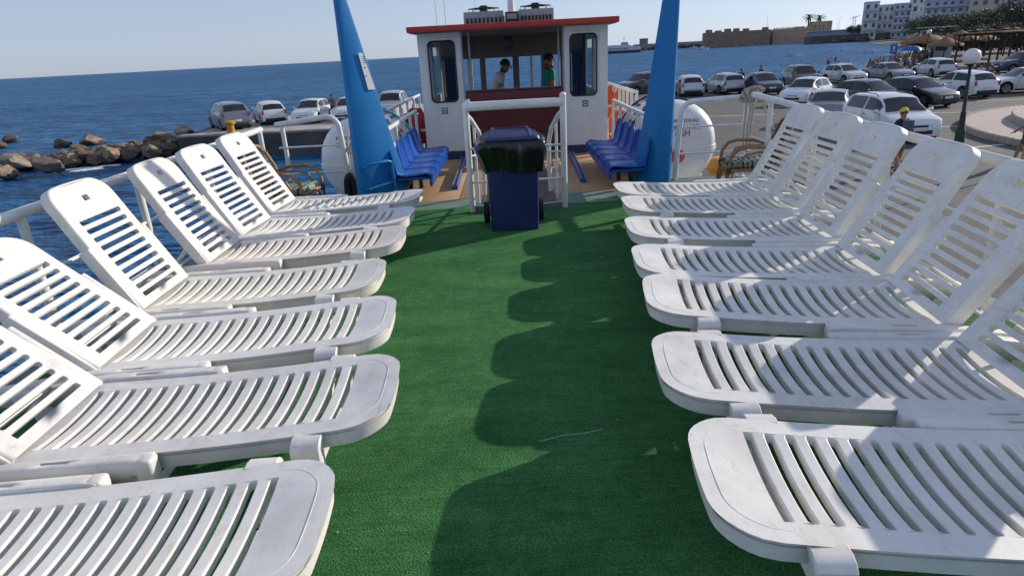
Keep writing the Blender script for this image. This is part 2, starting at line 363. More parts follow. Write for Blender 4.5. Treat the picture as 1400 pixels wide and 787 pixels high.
def floor_mat(name, c1, c2, sc=6, bump=.3, bsc=90, rough=.9, speck=None):
    m = mat(name, c1, rough, var=.4, vscale=sc, bump=bump, bscale=bsc, col2=c2)
    return m
M_['asphalt'] = floor_mat('asphalt', (.125, .118, .114), (.088, .084, .08), 1.2, .5, 60)
M_['quay_conc'] = floor_mat('quay_concrete', (.46, .42, .37), (.34, .31, .28), .9, .4, 25)
M_['quay_wall'] = floor_mat('quay_wall', (.10, .10, .095), (.04, .045, .045), .8, .6, 8)
M_['kerb'] = floor_mat('kerb_stone', (.40, .36, .33), (.30, .27, .25), 2, .3, 30)
M_['sand'] = floor_mat('beach_sand', (.12, .108, .098), (.075, .068, .062), .5, .5, 4)
M_['earth'] = floor_mat('dry_slope', (.12, .11, .075), (.06, .06, .04), .12, .5, 2)

def slab(name, poly, z0, z1, mats, edge_row=False):
    b = MB(); b.prism(poly, z0, z1)
    for i in range(len(b.f)): b.m[i] = 0 if i == 1 else 1
    return struct(b.build(name, mats))
# car park along the starboard side and the jetty that runs out ahead of the bow
slab('quay', [(3.6, -40), (3.6, 36.6), (-4, 36.6), (-19.6, 37.4), (-20.6, 46), (-14, 55), (13, 57.5), (27, 59), (44, 68), (72, 70), (90, 60), (90, -40)], -9, QUAY, [M_['asphalt'], M_['quay_wall']])
b = MB()     # pale coping stones along the quay edge, each its own stone
cop = struct(link('quay_coping', None)); cop.location = (4.06, 0, QUAY)
stone_me = MB().box((0, 0, .06), (.84, 1.46, .12), bev=.02).mesh('coping_stone', M_['kerb'])
for i in range(26):
    s = link('stone', stone_me, cop); s.location = (rnd.uniform(-.012, .012), -1.5+i*1.5, rnd.uniform(-.008, .008))
jc = struct(link('jetty_coping', None)); jc.location = (0, 37.3, QUAY)
for i in range(14):
    t = i/13; s = link('stone', stone_me, jc); s.rotation_euler = (0, 0, math.pi/2)
    s.location = (-18.9+t*19.5, .45-.62*t + rnd.uniform(-.01, .01), rnd.uniform(-.008, .008))
sheet('jetty_pavement', M_['quay_conc'], [(-19.4, 38.4), (2, 37.6), (2, 56), (-13.5, 54.5), (-20, 46)], QUAY+.006)
# painted parking lines
wl = mat('road_paint', (.62, .60, .57), .8, var=.35, vscale=2.5, col2=(.36, .35, .33))
b = MB()
def line(p, q, w=.12):
    p, q = Vector(p), Vector(q); d = (q-p).normalized(); nrm = Vector((-d.y, d.x))*w/2
    b.add([(*(p+nrm), QUAY+.005), (*(q+nrm), QUAY+.005), (*(q-nrm), QUAY+.005), (*(p-nrm), QUAY+.005)], [[0, 1, 2, 3]], 0, False)
for u0, v0, u1, v1 in ((1250, 155, 1328, 153.5), (1240, 175, 1314, 172.5), (1318, 203, 1420, 193), (1335, 138, 1400, 136), (1180, 128, 1262, 126), (1060, 146, 1120, 143), (960, 160, 1060, 156)):
    a, c = at(u0, v0, QUAY), at(u1, v1, QUAY); line((a.x, a.y), (c.x, c.y), .20)
struct(b.build('parking_line', wl))
# rounded two-step island of pale paving
M_['island'] = floor_mat('island_paving', (.50, .42, .37), (.40, .33, .29), 1.6, .25, 30)
def disc(name, c, r, z0, z1, mats, n=72):
    b = MB(); pr = [(r, z0), (r, z1-.05), (r-.05, z1), (r-.4, z1+.004), (.01, z1+.01)]
    b.lathe(pr, n, 0, Matrix.Translation((*c, 0)), caps=False)
    for i in range(n): b.m[i] = 1
    return struct(b.build(name, mats, angle=30))
disc('traffic_island', (27.0, 20.3), 10.3, QUAY, QUAY+.22, [M_['island'], M_['kerb']])
disc('island_step', (27.2, 20.2), 9.0, QUAY+.21, QUAY+.52, [M_['island'], M_['kerb']])
# kerb blocks ring the island, one by one
kb = MB().box((0, 0, .12), (.16, .9, .24), bev=.02).mesh('kerb_block', M_['kerb'])
kr = struct(link('island_kerb', None)); kr.location = (27.0, 20.3, QUAY)
for i in range(68):
    a = R(100)+R(130)*i/67
    s = link('block', kb, kr); s.location = (10.34*math.cos(a), 10.34*math.sin(a), rnd.uniform(0, .01)); s.rotation_euler = (0, 0, a); s.scale = (1, .36, 1)

# land: beach shelving up to dry ground and a low hill behind the town
shore = [(27, 56), (47, 88), (66, 116), (96, 165), (130, 218), (178, 330), (226, 424), (300, 560), (420, 830), (900, 1500)]
b = MB(); rows = []
for i, (x, y) in enumerate(shore):
    k = 1+i*.35
    rows.append([(x-2, y+1.5, SEA-.5), (x+1.5*k, y-.8*k, SEA+.25), (x+9*k, y-3*k, -2.5), (x+40*k, y-10*k, -2.0), (x+130*k, y-30*k, 3), (x+420*k, y-60*k, 30)])
b.grid(rows)
for i in range(len(b.f)): b.m[i] = 0 if i % 5 < 3 else 1
struct(b.build('beach_ground', [M_['sand'], M_['earth']]))
sheet('inland_ground', M_['sand'], [(60, -60), (900, -60), (900, 80), (72, 72)], -2.35)

# ------------------------------------------------------------------ deck of the boat
def turf():
    m = bpy.data.materials.new('green_turf'); m.use_nodes = True; n = m.node_tree; b = n.nodes['Principled BSDF']; L = n.links.new
    b.inputs['Roughness'].default_value = .85; b.inputs['Specular IOR Level'].default_value = .15
    g = n.nodes.new('ShaderNodeNewGeometry')
    def nz(sc, det, stretch=None, rough=.6):
        t = n.nodes.new('ShaderNodeTexNoise'); t.inputs['Scale'].default_value = sc; t.inputs['Detail'].default_value = det; t.inputs['Roughness'].default_value = rough
        if stretch:
            mp = n.nodes.new('ShaderNodeMapping'); mp.inputs['Scale'].default_value = stretch; L(g.outputs['Position'], mp.inputs[0]); L(mp.outputs[0], t.inputs['Vector'])
        else: L(g.outputs['Position'], t.inputs['Vector'])
        return t
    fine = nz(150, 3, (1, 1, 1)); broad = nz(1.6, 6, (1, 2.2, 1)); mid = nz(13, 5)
    r = n.nodes.new('ShaderNodeValToRGB'); r.color_ramp.elements[0].position = .34; r.color_ramp.elements[1].position = .68
    r.color_ramp.elements[0].color = (.026, .115, .040, 1); r.color_ramp.elements[1].color = (.108, .365, .122, 1)
    L(fine.outputs[0], r.inputs[0])
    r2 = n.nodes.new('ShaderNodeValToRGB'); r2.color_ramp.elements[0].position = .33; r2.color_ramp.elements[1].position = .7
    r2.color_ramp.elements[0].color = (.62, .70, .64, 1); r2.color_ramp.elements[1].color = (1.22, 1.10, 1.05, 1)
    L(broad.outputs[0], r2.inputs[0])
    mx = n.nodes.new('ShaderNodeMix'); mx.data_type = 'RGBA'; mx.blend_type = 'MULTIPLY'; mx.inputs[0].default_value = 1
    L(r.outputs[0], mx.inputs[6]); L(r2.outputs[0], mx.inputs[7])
    r3 = n.nodes.new('ShaderNodeValToRGB'); r3.color_ramp.elements[0].position = .40; r3.color_ramp.elements[1].position = .62
    r3.color_ramp.elements[0].color = (.80, .82, .80, 1); r3.color_ramp.elements[1].color = (1, 1, 1, 1); L(mid.outputs[0], r3.inputs[0])
    mx2 = n.nodes.new('ShaderNodeMix'); mx2.data_type = 'RGBA'; mx2.blend_type = 'MULTIPLY'; mx2.inputs[0].default_value = 1
    L(mx.outputs[2], mx2.inputs[6]); L(r3.outputs[0], mx2.inputs[7]); L(mx2.outputs[2], b.inputs['Base Color'])
    rib = nz(5, 3, (.6, 11, 1)); r4 = n.nodes.new('ShaderNodeValToRGB'); r4.color_ramp.elements[0].position = .36; r4.color_ramp.elements[1].position = .62
    r4.color_ramp.elements[0].color = (.78, .80, .78, 1); r4.color_ramp.elements[1].color = (1.05, 1.03, 1.02, 1); L(rib.outputs[0], r4.inputs[0])
    mx3 = n.nodes.new('ShaderNodeMix'); mx3.data_type = 'RGBA'; mx3.blend_type = 'MULTIPLY'; mx3.inputs[0].default_value = 1
    L(mx2.outputs[2], mx3.inputs[6]); L(r4.outputs[0], mx3.inputs[7]); L(mx3.outputs[2], b.inputs['Base Color'])
    bp = n.nodes.new('ShaderNodeBump'); bp.inputs['Strength'].default_value = .9; bp.inputs['Distance'].default_value = .012
    L(fine.outputs[0], bp.inputs['Height']); L(bp.outputs[0], b.inputs['Normal'])
    return m
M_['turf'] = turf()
M_['deck_worn'] = floor_mat('worn_green_deck', (.20, .27, .22), (.11, .19, .145), 3.5, .2, 60, .8)
M_['deck_tan'] = floor_mat('tan_deck_board', (.56, .35, .19), (.44, .26, .14), 2.5, .2, 40, .7)
M_['deck_edge'] = floor_mat('grey_deck_paint', (.16, .21, .20), (.10, .14, .135), 3, .2, 40, .6)
M_['hull'] = floor_mat('hull_paint', (.55, .56, .58), (.40, .40, .40), .7, .1, 10, .5)
hullp = [(-3.04, -5), (3.04, -5), (3.05, 8), (2.85, 12), (2.2, 16), (.9, 20), (0, 21), (-.9, 20), (-2.2, 16), (-2.85, 12), (-3.05, 8)]
slab('hull', hullp, SEA-.4, -1.5, [M_['deck_edge'], M_['hull']])
slab('deck', [(-3.05, -5), (3.05, -5), (3.1, 8.1), (1.75, 8.12), (1.75, 14.4), (-1.6, 14.4), (-1.6, 8.12), (-3.1, 8.1)], -1.51, 0, [M_['deck_edge'], M_['hull']])
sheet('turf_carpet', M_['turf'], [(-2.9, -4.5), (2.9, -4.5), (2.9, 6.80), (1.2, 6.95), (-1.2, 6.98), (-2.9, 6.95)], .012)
sheet('worn_deck_strip', M_['deck_worn'], [(-2.9, 6.5), (2.9, 6.5), (2.9, 7.38), (.8, 7.55), (-.55, 7.52), (-2.9, 7.0)], .006)
# tan boards in front of the wheelhouse: each board a piece
td = struct(link('tan_deck', None)); td.location = (.07, 8.9, 0)
bd = MB().box((0, 0, -.004), (.742, 3.36, .016), bev=.003).mesh('deck_board', M_['deck_tan'])
for i in range(4):
    s = link('board', bd, td); s.location = (-1.125+i*.75, .0, rnd.uniform(-.001, .001))

th_ = link('loose_thread', None)
a_, c_ = at(738, 603, .014), at(824, 586, .014)
bpy.data.objects.remove(th_)
o = MB().tube([a_, a_.lerp(c_, .35)+Vector((0, .012, 0)), a_.lerp(c_, .7)+Vector((0, -.004, 0)), c_], .0013, 5).build('loose_thread', mat('thread', (.55, .55, .5), .8)); tag(o, 'thin pale thread lying on the shaded green turf', 'thread')
b = MB(); q_ = random.Random(11)
for i in range(150):
    x, y, s = q_.uniform(-.75, .85), q_.uniform(1.1, 6.6), q_.uniform(.0012, .0045)*(1+1.2*(q_.random() < .06))
    b.ball((x, y, .014), (s, s*q_.uniform(.5, 1), s*.5), 0, 5, 3)
o = b.build('turf_litter', mat('litter', (.50, .46, .38), .9, var=.6, vscale=9)); tag(o, 'tiny pale crumbs and grit scattered on the green turf', 'litter', None, 'stuff')

# ================================================================== SUN LOUNGERS
Y_CLIP = .262
WH, WI = .293, .212            # half width of the shell, half width of the slatted opening
LS = 1.31                      # foot end to hinge
P = .0675                      # slot pitch
OP0 = .155; NS = 17; OP1 = OP0+NS*P
SLOT = .0275; EA, EB = OP0+(P-SLOT)/2, OP0+NS*P-(P-SLOT)/2
def dish(x, y):
    f = max(0, min(1, (y-.02)/.16)); f = f*f*(3-2*f)
    return -.017*f*max(0, 1-(x/WI)**2)
def seat_z(x, y): return .3715 - .062*(y/1.3) - .018*math.sin(min(1, y/1.3)*math.pi) + dish(x, y)
def slat_mesh(name, half, pitch, slot, depth, dishamp, m, thick=.022, nx=9):
    """one moulded slat, flaring at both ends into the rounded ends of the slots beside it"""
    b = MB(); r = slot/2; xs = []
    for i in range(4): xs.append(-half + r*(1-math.cos(i/3*math.pi/2)))
    core = [-half+r+(2*half-2*r)*(i+1)/(nx+1) for i in range(nx)]
    xs = xs + core + [-x for x in xs[::-1]]
    rows = []
    for x in xs:
        d = half-abs(x)
        hw = pitch/2 - (math.sqrt(max(0, r*r-(r-d)**2)) if d < r else r)
        zc = -dishamp*max(0, 1-(x/half)**2); e = min(.004, hw*.3)
        rows.append([(x, -hw, zc-thick), (x, -hw, zc-e), (x, -hw+e*.4, zc-e*.3), (x, -hw+e, zc), (x, hw-e, zc), (x, hw-e*.4, zc-e*.3), (x, hw, zc-e), (x, hw, zc-thick)])
    b.grid(rows, wrap=True)
    return b.mesh(name, m, angle=26)

def hw_foot(y):          # outline of the rounded foot end
    r = .15
    if y >= r: return WH
    return WH-r + math.sqrt(max(0, r*r-(r-y)**2))
def skirt(b, loop, zf, prof, closed=False):
    """rounds a loop of (x, y) edge points over and down into a side wall"""
    n = len(loop); out = []
    for i, p in enumerate(loop):
        a = Vector(loop[(i-1) % n] if (closed or i) else loop[i]); c = Vector(loop[(i+1) % n] if (closed or i < n-1) else loop[i])
        d = (c-a).normalized(); nr = Vector((d.y, -d.x))
        out.append([(p[0]+nr.x*o, p[1]+nr.y*o, zf(*p)+z) for o, z in prof])
    b.grid(out, wrap=False) if not closed else b.grid(out+[out[0]])
SK = [(0, 0), (.005, -.0015), (.010, -.005), (.0135, -.011), (.0145, -.02), (.0165, -.072), (.013, -.072), (.010, -.02), (.004, -.018)]
def seat_mesh(m):
    b = MB()
    us = [-1, -.97, -.88, -WI/WH, -.5, -.25, 0, .25, .5, WI/WH, .88, .97, 1]
    foot = [.0, .004, .012, .025, .045, .07, .10, .15, EA]
    def pt(u, y):
        x = u*hw_foot(y); yy = y - .02*(1-(x/WH)**2)*(1-min(1, y/.1))
        return (x, yy, seat_z(x*WH/max(hw_foot(y), .01) if y > .1 else x, max(y, 0)))
    rows = [[pt(u, y) for u in us] for y in foot]
    b.grid(rows)
    ys = [EA + (EB-EA)*i/26 for i in range(27)]
    for sgn in (-1, 1):
        b.grid([[(sgn*f*WH, y, seat_z(sgn*f*WH, y)) for f in (WI/WH, .88, .97, 1)] for y in ys])
        b.grid([[(sgn*WI, y, seat_z(WI, y)), (sgn*WI, y, seat_z(WI, y)-.024)] for y in ys])
    b.grid([[(u*WH, y, seat_z(u*WH, y)) for u in us] for y in (EB, OP1+.01, OP1+.035)])
    for y in (EA, EB): b.grid([[(u*WH, y, seat_z(u*WH, y)), (u*WH, y, seat_z(u*WH, y)-.024)] for u in us[3:10]])
    L = [pt(-1, y)[:2] for y in foot] + [(-WH, y) for y in ys[1:]] + [(-WH, OP1+.035)]
    Rr = [(-x, y) for x, y in L]
    tip = [pt(u, 0)[:2] for u in us[1:-1]]
    loop = L[::-1] + tip + Rr          # open loop round the foot, outward on its left
    skirt(b, loop[::-1], lambda x, y: seat_z(WH, max(0, y)) if abs(x) > .2 or y > .03 else seat_z(x, max(0, y)), SK)
    # embossed hairline that follows the foot end
    ln = [(x*.84, .045+y*.83+.0) for x, y in loop if y < .19]
    b.tube([(x, y, seat_z(x, y)-.0004) for x, y in ln], .0010, 5)
    me = b.mesh('lounger_seat', m, angle=48)
    bm = bmesh.new(); bm.from_mesh(me); bmesh.ops.remove_doubles(bm, verts=bm.verts[:], dist=.0004); bmesh.ops.recalc_face_normals(bm, faces=bm.faces[:]); bm.to_mesh(me); bm.free()
    me.set_sharp_from_angle(angle=R(48)); return me
BL, BW, BWT = .775, .272, .245
BO0, BN, BP = .035, 10, .0545
BO1 = BO0+BN*BP; BI = .195
BA, BB = BO0+(BP-.028)/2, BO1-(BP-.028)/2
def back_mesh(m):
    b = MB()
    def hw(y):
        w = BW+(BWT-BW)*y/BL; r = .10
        if y < BL-r: return w
        return w-r+math.sqrt(max(0, r*r-(y-(BL-r))**2))
    cols = [-1, -.95, None, -.11, .11, None, .95, 1]
    def X(k, y):
        if k == 2: return -BI
        if k == 5: return BI
        return cols[k]*hw(y)
    def z(y): return -.012*math.sin(math.pi*min(1, y/BL)) - .02*max(0, (y-.62)/.16)**2
    ys = [BB, .60, .635, .66, .672, .695, .715, .735, .75, .762, .77, BL]
    rows = [[((X(k, y) if abs(X(k, y)) <= hw(y)*.93 or k in (0, 1, 6, 7) else math.copysign(hw(y)*.9, X(k, y))), y, z(y)) for k in range(8)] for y in ys]
    for i in range(len(ys)-1):
        for j in range(7):
            if j == 3 and ys[i] >= .659 and ys[i+1] <= .70: continue        # the grip hole
            b.add([rows[i][j], rows[i][j+1], rows[i+1][j+1], rows[i+1][j]], [[0, 1, 2, 3]])
    hx = .11*BWT*1.03; hole = [(-hx, .66), (hx, .66), (hx, .695), (-hx, .695)]
    b.add([(x, y, z(y)) for x, y in hole]+[(x, y, z(y)-.025) for x, y in hole], [[i, (i+1) % 4, 4+(i+1) % 4, 4+i] for i in range(4)], 0, False)
    yo = [BA+(BB-BA)*i/12 for i in range(13)]
    for sgn in (-1, 1):
        b.grid([[(sgn*x, y, z(y)) for x in (BI, hw(y)*.9, hw(y)*.96, hw(y))] for y in [0]+yo])
        b.grid([[(sgn*BI, y, z(y)), (sgn*BI, y, z(y)-.024)] for y in yo])
    b.grid([[(x, y, z(y)) for x in (-BI, -.1, 0, .1, BI)] for y in (0, BA)])
    for y in (BA, BB): b.grid([[(x, y, z(y)), (x, y, z(y)-.024)] for x in (-BI, 0, BI)])
    L = [(-hw(y), y) for y in [0]+yo[1:]+ys[1:]]
    loop = L + [(-hw(BL)*.5, BL+.003), (0, BL+.004), (hw(BL)*.5, BL+.003)] + [(-x, y) for x, y in L[::-1]]
    SB = [(0, 0), (.005, -.0015), (.010, -.005), (.0135, -.011), (.0145, -.02), (.0155, -.058), (.012, -.058), (.009, -.02), (.003, -.018)]
    skirt(b, loop[::-1] if False else loop, lambda x, y: z(y), [(-o, zz) for o, zz in SB])
    # thicker lower half of the side walls: the moulded step seen on the edge
    for s in (-1, 1):
        b.box((s*(BW+.006), .21, -.045), (.03, .42, .07), bev=.006)
    for y in (.30,): b.box((0, y+.33, -.03), (.40, .02, .03))
    me = b.mesh('lounger_back', m, angle=48)
    bm = bmesh.new(); bm.from_mesh(me); bmesh.ops.remove_doubles(bm, verts=bm.verts[:], dist=.0004); bmesh.ops.recalc_face_normals(bm, faces=bm.faces[:]); bm.to_mesh(me); bm.free()
    me.set_sharp_from_angle(angle=R(48)); return me
def armrail_mesh(s, m):
    """widened side box beside the hinge with its slot, running on behind the hinge"""
    b = MB(); x0, x1 = s*(WH+.003), s*(WH+.062)
    def zt(y): return seat_z(WH, min(y, 1.3)) + .012 - (.05*max(0, (y-1.34)/.4))
    ys = [.80, .82, .86, .95, 1.04, 1.08, 1.18, 1.21, 1.30, 1.45, 1.60, 1.72]
    def row(y):
        k = .0 if y > .83 else (.83-y)*.5; t = zt(y)
        return [(x0, y, t-.085), (x0, y, t-.004), (x0+s*.006, y, t-k), (x0+s*.020, y, t-k), (x0+s*.034, y, t-k), (x1-s*.008, y, t-k), (x1, y, t-.008-k), (x1, y, t-.085)]
    rows = [row(y) for y in ys]
    for i in range(len(ys)-1):
        for j in range(8):
            if j == 3 and 1.07 < ys[i] and ys[i+1] < 1.19: continue
            q = [rows[i][j], rows[i][(j+1) % 8], rows[i+1][(j+1) % 8], rows[i+1][j]]
            b.add(q, [[0, 1, 2, 3]])
    hx0, hx1 = x0+s*.020, x0+s*.034
    hole = [(hx0, 1.08), (hx1, 1.08), (hx1, 1.18), (hx0, 1.18)]
    b.add([(x, y, zt(y)) for x, y in hole]+[(x, y, zt(y)-.05) for x, y in hole], [[i, (i+1) % 4, 4+(i+1) % 4, 4+i] for i in range(4)], 0, False)
    b.add(rows[0], [list(range(8))], 0, False); b.add(rows[-1], [list(range(8))], 0, False)
    b.box((s*(WH+.034), .818, zt(.82)-.046), (.064, .06, .086), bev=.012)       # rounded end block
    me = b.mesh('arm_rail', m, angle=48)
    bm = bmesh.new(); bm.from_mesh(me); bmesh.ops.remove_doubles(bm, verts=bm.verts[:], dist=.0004); bmesh.ops.recalc_face_normals(bm, faces=bm.faces[:]); bm.to_mesh(me); bm.free()
    return me
def leg_mesh(s, y0, y1, ztop, w0=.058, w1=.04, m=None):
    b = MB(); rows = []
    for t in (0, .12, .5, 1):
        y = y0+(y1-y0)*t; z = ztop*(1-t); w = w0+(w1-w0)*t; xc = s*(WH+.034)
        rows.append([(xc-.028, y-w/2, z), (xc+.028, y-w/2, z), (xc+.028, y+w/2, z), (xc-.028, y+w/2, z)])
    b.grid(rows, smooth=False, wrap=True); b.add(rows[0], [[0, 1, 2, 3]], 0, False); b.add(rows[-1], [[3, 2, 1, 0]], 0, False)
    return b.mesh('lounger_leg', m)
def clip_mesh(s, m):
    """rounded bracket that wraps the side wall above the front leg"""
    b = MB(); y = Y_CLIP; zt = seat_z(WH, y)-.006
    prof = [(WH-.012, zt+.004), (WH+.02, zt+.006), (WH+.050, zt-.002), (WH+.066, zt-.018), (WH+.068, zt-.10), (WH+.018, zt-.10), (WH+.017, zt-.02)]
    rows = []
    for yy, sc in ((-.052, .0), (-.048, .006), (.048, .006), (.052, .0)):
        rows.append([(s*(px+(0 if sc else -.006 if px > WH+.03 else 0)), y+yy, pz-(0 if sc else .004)) for px, pz in prof])
    b.grid(rows, wrap=True); b.add(rows[0], [list(range(7))], 0, False); b.add(rows[-1], [list(range(7))], 0, False)
    return b.mesh('front_bracket', m, angle=40)
PLm = M_['pl_white']
ME = dict(seat=seat_mesh(PLm), back=back_mesh(PLm),
          slat=slat_mesh('seat_slat', WI, P, SLOT, .02, .017, PLm, thick=.03), bslat=slat_mesh('back_slat', BI, BP, .028, .02, 0.0, PLm, nx=3, thick=.026))
for s in (-1, 1):
    ME['arm', s] = armrail_mesh(s, PLm); ME['clip', s] = clip_mesh(s, PLm)
    ME['fleg', s] = leg_mesh(s, Y_CLIP, Y_CLIP+.04, .28, .06, .042, PLm)
    ME['mleg', s] = leg_mesh(s, .84, .93, .27, .058, .042, PLm)
    ME['rleg', s] = leg_mesh(s, 1.60, 1.54, .25, .058, .04, PLm)
ME['bar'] = MB().tube([(-WH-.03, Y_CLIP+.036, .055), (-WH+.03, Y_CLIP+.036, .055), (-WH+.06, Y_CLIP+.03, .12), (WH-.06, Y_CLIP+.03, .12), (WH-.03, Y_CLIP+.036, .055), (WH+.03, Y_CLIP+.036, .055)], .016, 8).mesh('cross_bar', PLm)
ME['bar2'] = MB().tube([(-WH-.03, .90, .10), (WH+.03, .90, .10)], .016, 8).mesh('cross_bar', PLm)
pm = MB()
for s in (-1, 1):
    pm.tube([(s*.20, 1.62, .24), (s*.20, 1.47, .41)], .013, 6)
pm.tube([(-.22, 1.62, .24), (.22, 1.62, .24)], .013, 6); pm.tube([(-.20, 1.47, .41), (.20, 1.47, .41)], .012, 6)
ME['prop'] = pm.mesh('back_prop', PLm)
def make_lounger(label, cat, group):
    t = thing('sun_lounger', label, cat, group=group)
    seat = link('seat', ME['seat'], t)
    for i in range(NS-1):
        y = OP0+(i+1)*P; s = link('slat', ME['slat'], seat); s.location = (0, y, seat_z(WH, y))
    back = link('backrest', ME['back'], t); back.location = (0, LS-.015, seat_z(WH, LS)+.012)
    for i in range(BN-1):
        y = BO0+(i+1)*BP; s = link('slat', ME['bslat'], back); s.location = (0, y, -.012*math.sin(math.pi*min(1, y/BL)))
    link('back_prop', ME['prop'], t)
    for s in (-1, 1):
        link('arm_rail', ME['arm', s], t); link('front_bracket', ME['clip', s], t)
        for k in ('fleg', 'mleg', 'rleg'): link('leg', ME[k, s], t)
    link('cross_bar', ME['bar'], t); link('cross_bar', ME['bar2'], t)
    return t
GL = 'sun loungers in two facing rows on the green deck'
LK = 1.04
LOUNGERS = [   # side, tip x, tip y, turn, back angle, plastic, label
 ('L', -.600, 1.43, 3, 46, 'pl_white', 'nearest left sun lounger, cut off by the bottom left corner of the frame'),
 ('L', -.522, 2.18, 2.5, 44, 'pl_grey', 'second nearest left lounger with scuffed foot end and low backrest leaving the frame'),
 ('L', -.655, 2.90, 3.5, 44, 'pl_white', 'third left lounger, its reclined back lower than the steep back beyond it'),
 ('L', -.838, 3.58, 1.5, 62, 'pl_cream', 'creamy left lounger fourth from the camera, first with a steep back'),
 ('L', -.835, 4.40, 1, 60.5, 'pl_pink', 'pinkish off white left lounger between a cream one and a bright white one'),
 ('L', -.867, 5.03, -2.2, 60.5, 'pl_white', 'bright white left lounger, second from the far end of its row'),
 ('L', -.894, 5.77, -3, 61, 'pl_white', 'farthest left lounger, in front of the blue mast and rattan chair'),
 ('R', .945, 5.62, -1, 63, 'pl_white', 'farthest right lounger, its back before the rattan armchair'),
 ('R', .912, 5.02, .3, 61, 'pl_cream', 'second farthest right lounger, back crowded against the farthest one'),
 ('R', .812, 4.32, 2.4, 62, 'pl_white', 'third farthest right lounger, its back below the white minivan'),
 ('R', .726, 3.606, 3.8, 60, 'pl_white', 'right lounger in mid row with its back below the green lamp post'),
 ('R', .672, 3.04, 7.5, 58, 'pl_white', 'third nearest right lounger, its back top touching the right picture edge'),
 ('R', .560, 2.27, 5.5, 55, 'pl_grey', 'second nearest right lounger with an embossed line round its foot end'),
 ('R', .527, 1.565, 5, 56, 'pl_white', 'nearest right lounger, a large foot end in the bottom right corner'),
]
proto = make_lounger('', 'sun lounger', GL)
TBL = {}
for c in bpy.data.objects:
    if c.parent: TBL.setdefault(c.parent.name, []).append(c)
for i, (side, x, y, a, th, pl, lab) in enumerate(LOUNGERS):
    o = proto if i == len(LOUNGERS)-1 else copy_tree(proto, None, TBL)
    sgn = 1 if side == 'R' else -1
    phi = -(math.pi/2+R(a)) if sgn > 0 else math.pi/2+R(a)
    o.location = (x*LK, y*LK, .014); o.scale = (LK, LK, LK); o.rotation_euler = (0, 0, phi); o['label'] = lab
    ks = TBL['sun_lounger'] if o is proto else [c for c in bpy.data.objects if c.parent == o]
    for c in ks:
        setmat(c, M_[pl])
        if c.name.startswith('back_prop') and th < 50: c.scale = (1, 1, .85)
        if c.name.startswith('backrest'): c.rotation_euler = (R(th), 0, 0)
        if c.name.startswith(('seat', 'backrest')):
            for g in [q for q in bpy.data.objects if q.parent == c]: setmat(g, M_[pl])
# ================================================================== BOAT FITTINGS
def rect(x0, x1, z0, z1): return [(x0, z0), (x1, z0), (x1, z1), (x0, z1)]
def rrect(x0, x1, z0, z1, r, n=5):
    out = []
    for cx, cz, a in ((x1-r, z0+r, -90), (x1-r, z1-r, 0), (x0+r, z1-r, 90), (x0+r, z0+r, 180)):
        for i in range(n+1): q = R(a+90*i/n); out.append((cx+r*math.cos(q), cz+r*math.sin(q)))
    return out
def panel(outer, holes, y0, y1, m, name='wall', parent=None, axis='Y'):
    """a wall of real thickness with openings cut through it"""
    bm = bmesh.new(); loops = []
    for lp in [outer]+holes:
        vs = [bm.verts.new((x, y0, z)) for x, z in lp]
        es = [bm.edges.new((vs[i], vs[(i+1) % len(vs)])) for i in range(len(vs))]
        loops.append((vs, es))
    bmesh.ops.triangle_fill(bm, use_beauty=True, use_dissolve=False, edges=[e for l in loops for e in l[1]])
    faces = bm.faces[:]
    r = bmesh.ops.extrude_face_region(bm, geom=faces)
    bmesh.ops.translate(bm, verts=[v for v in r['geom'] if isinstance(v, bmesh.types.BMVert)], vec=(0, y1-y0, 0))
    if axis == 'X':
        for v in bm.verts: v.co = Vector((v.co.y, v.co.x, v.co.z))
    bmesh.ops.recalc_face_normals(bm, faces=bm.faces[:])
    me = bpy.data.meshes.new(name); bm.to_mesh(me); bm.free(); me.materials.append(m)
    return link(name, me, parent)

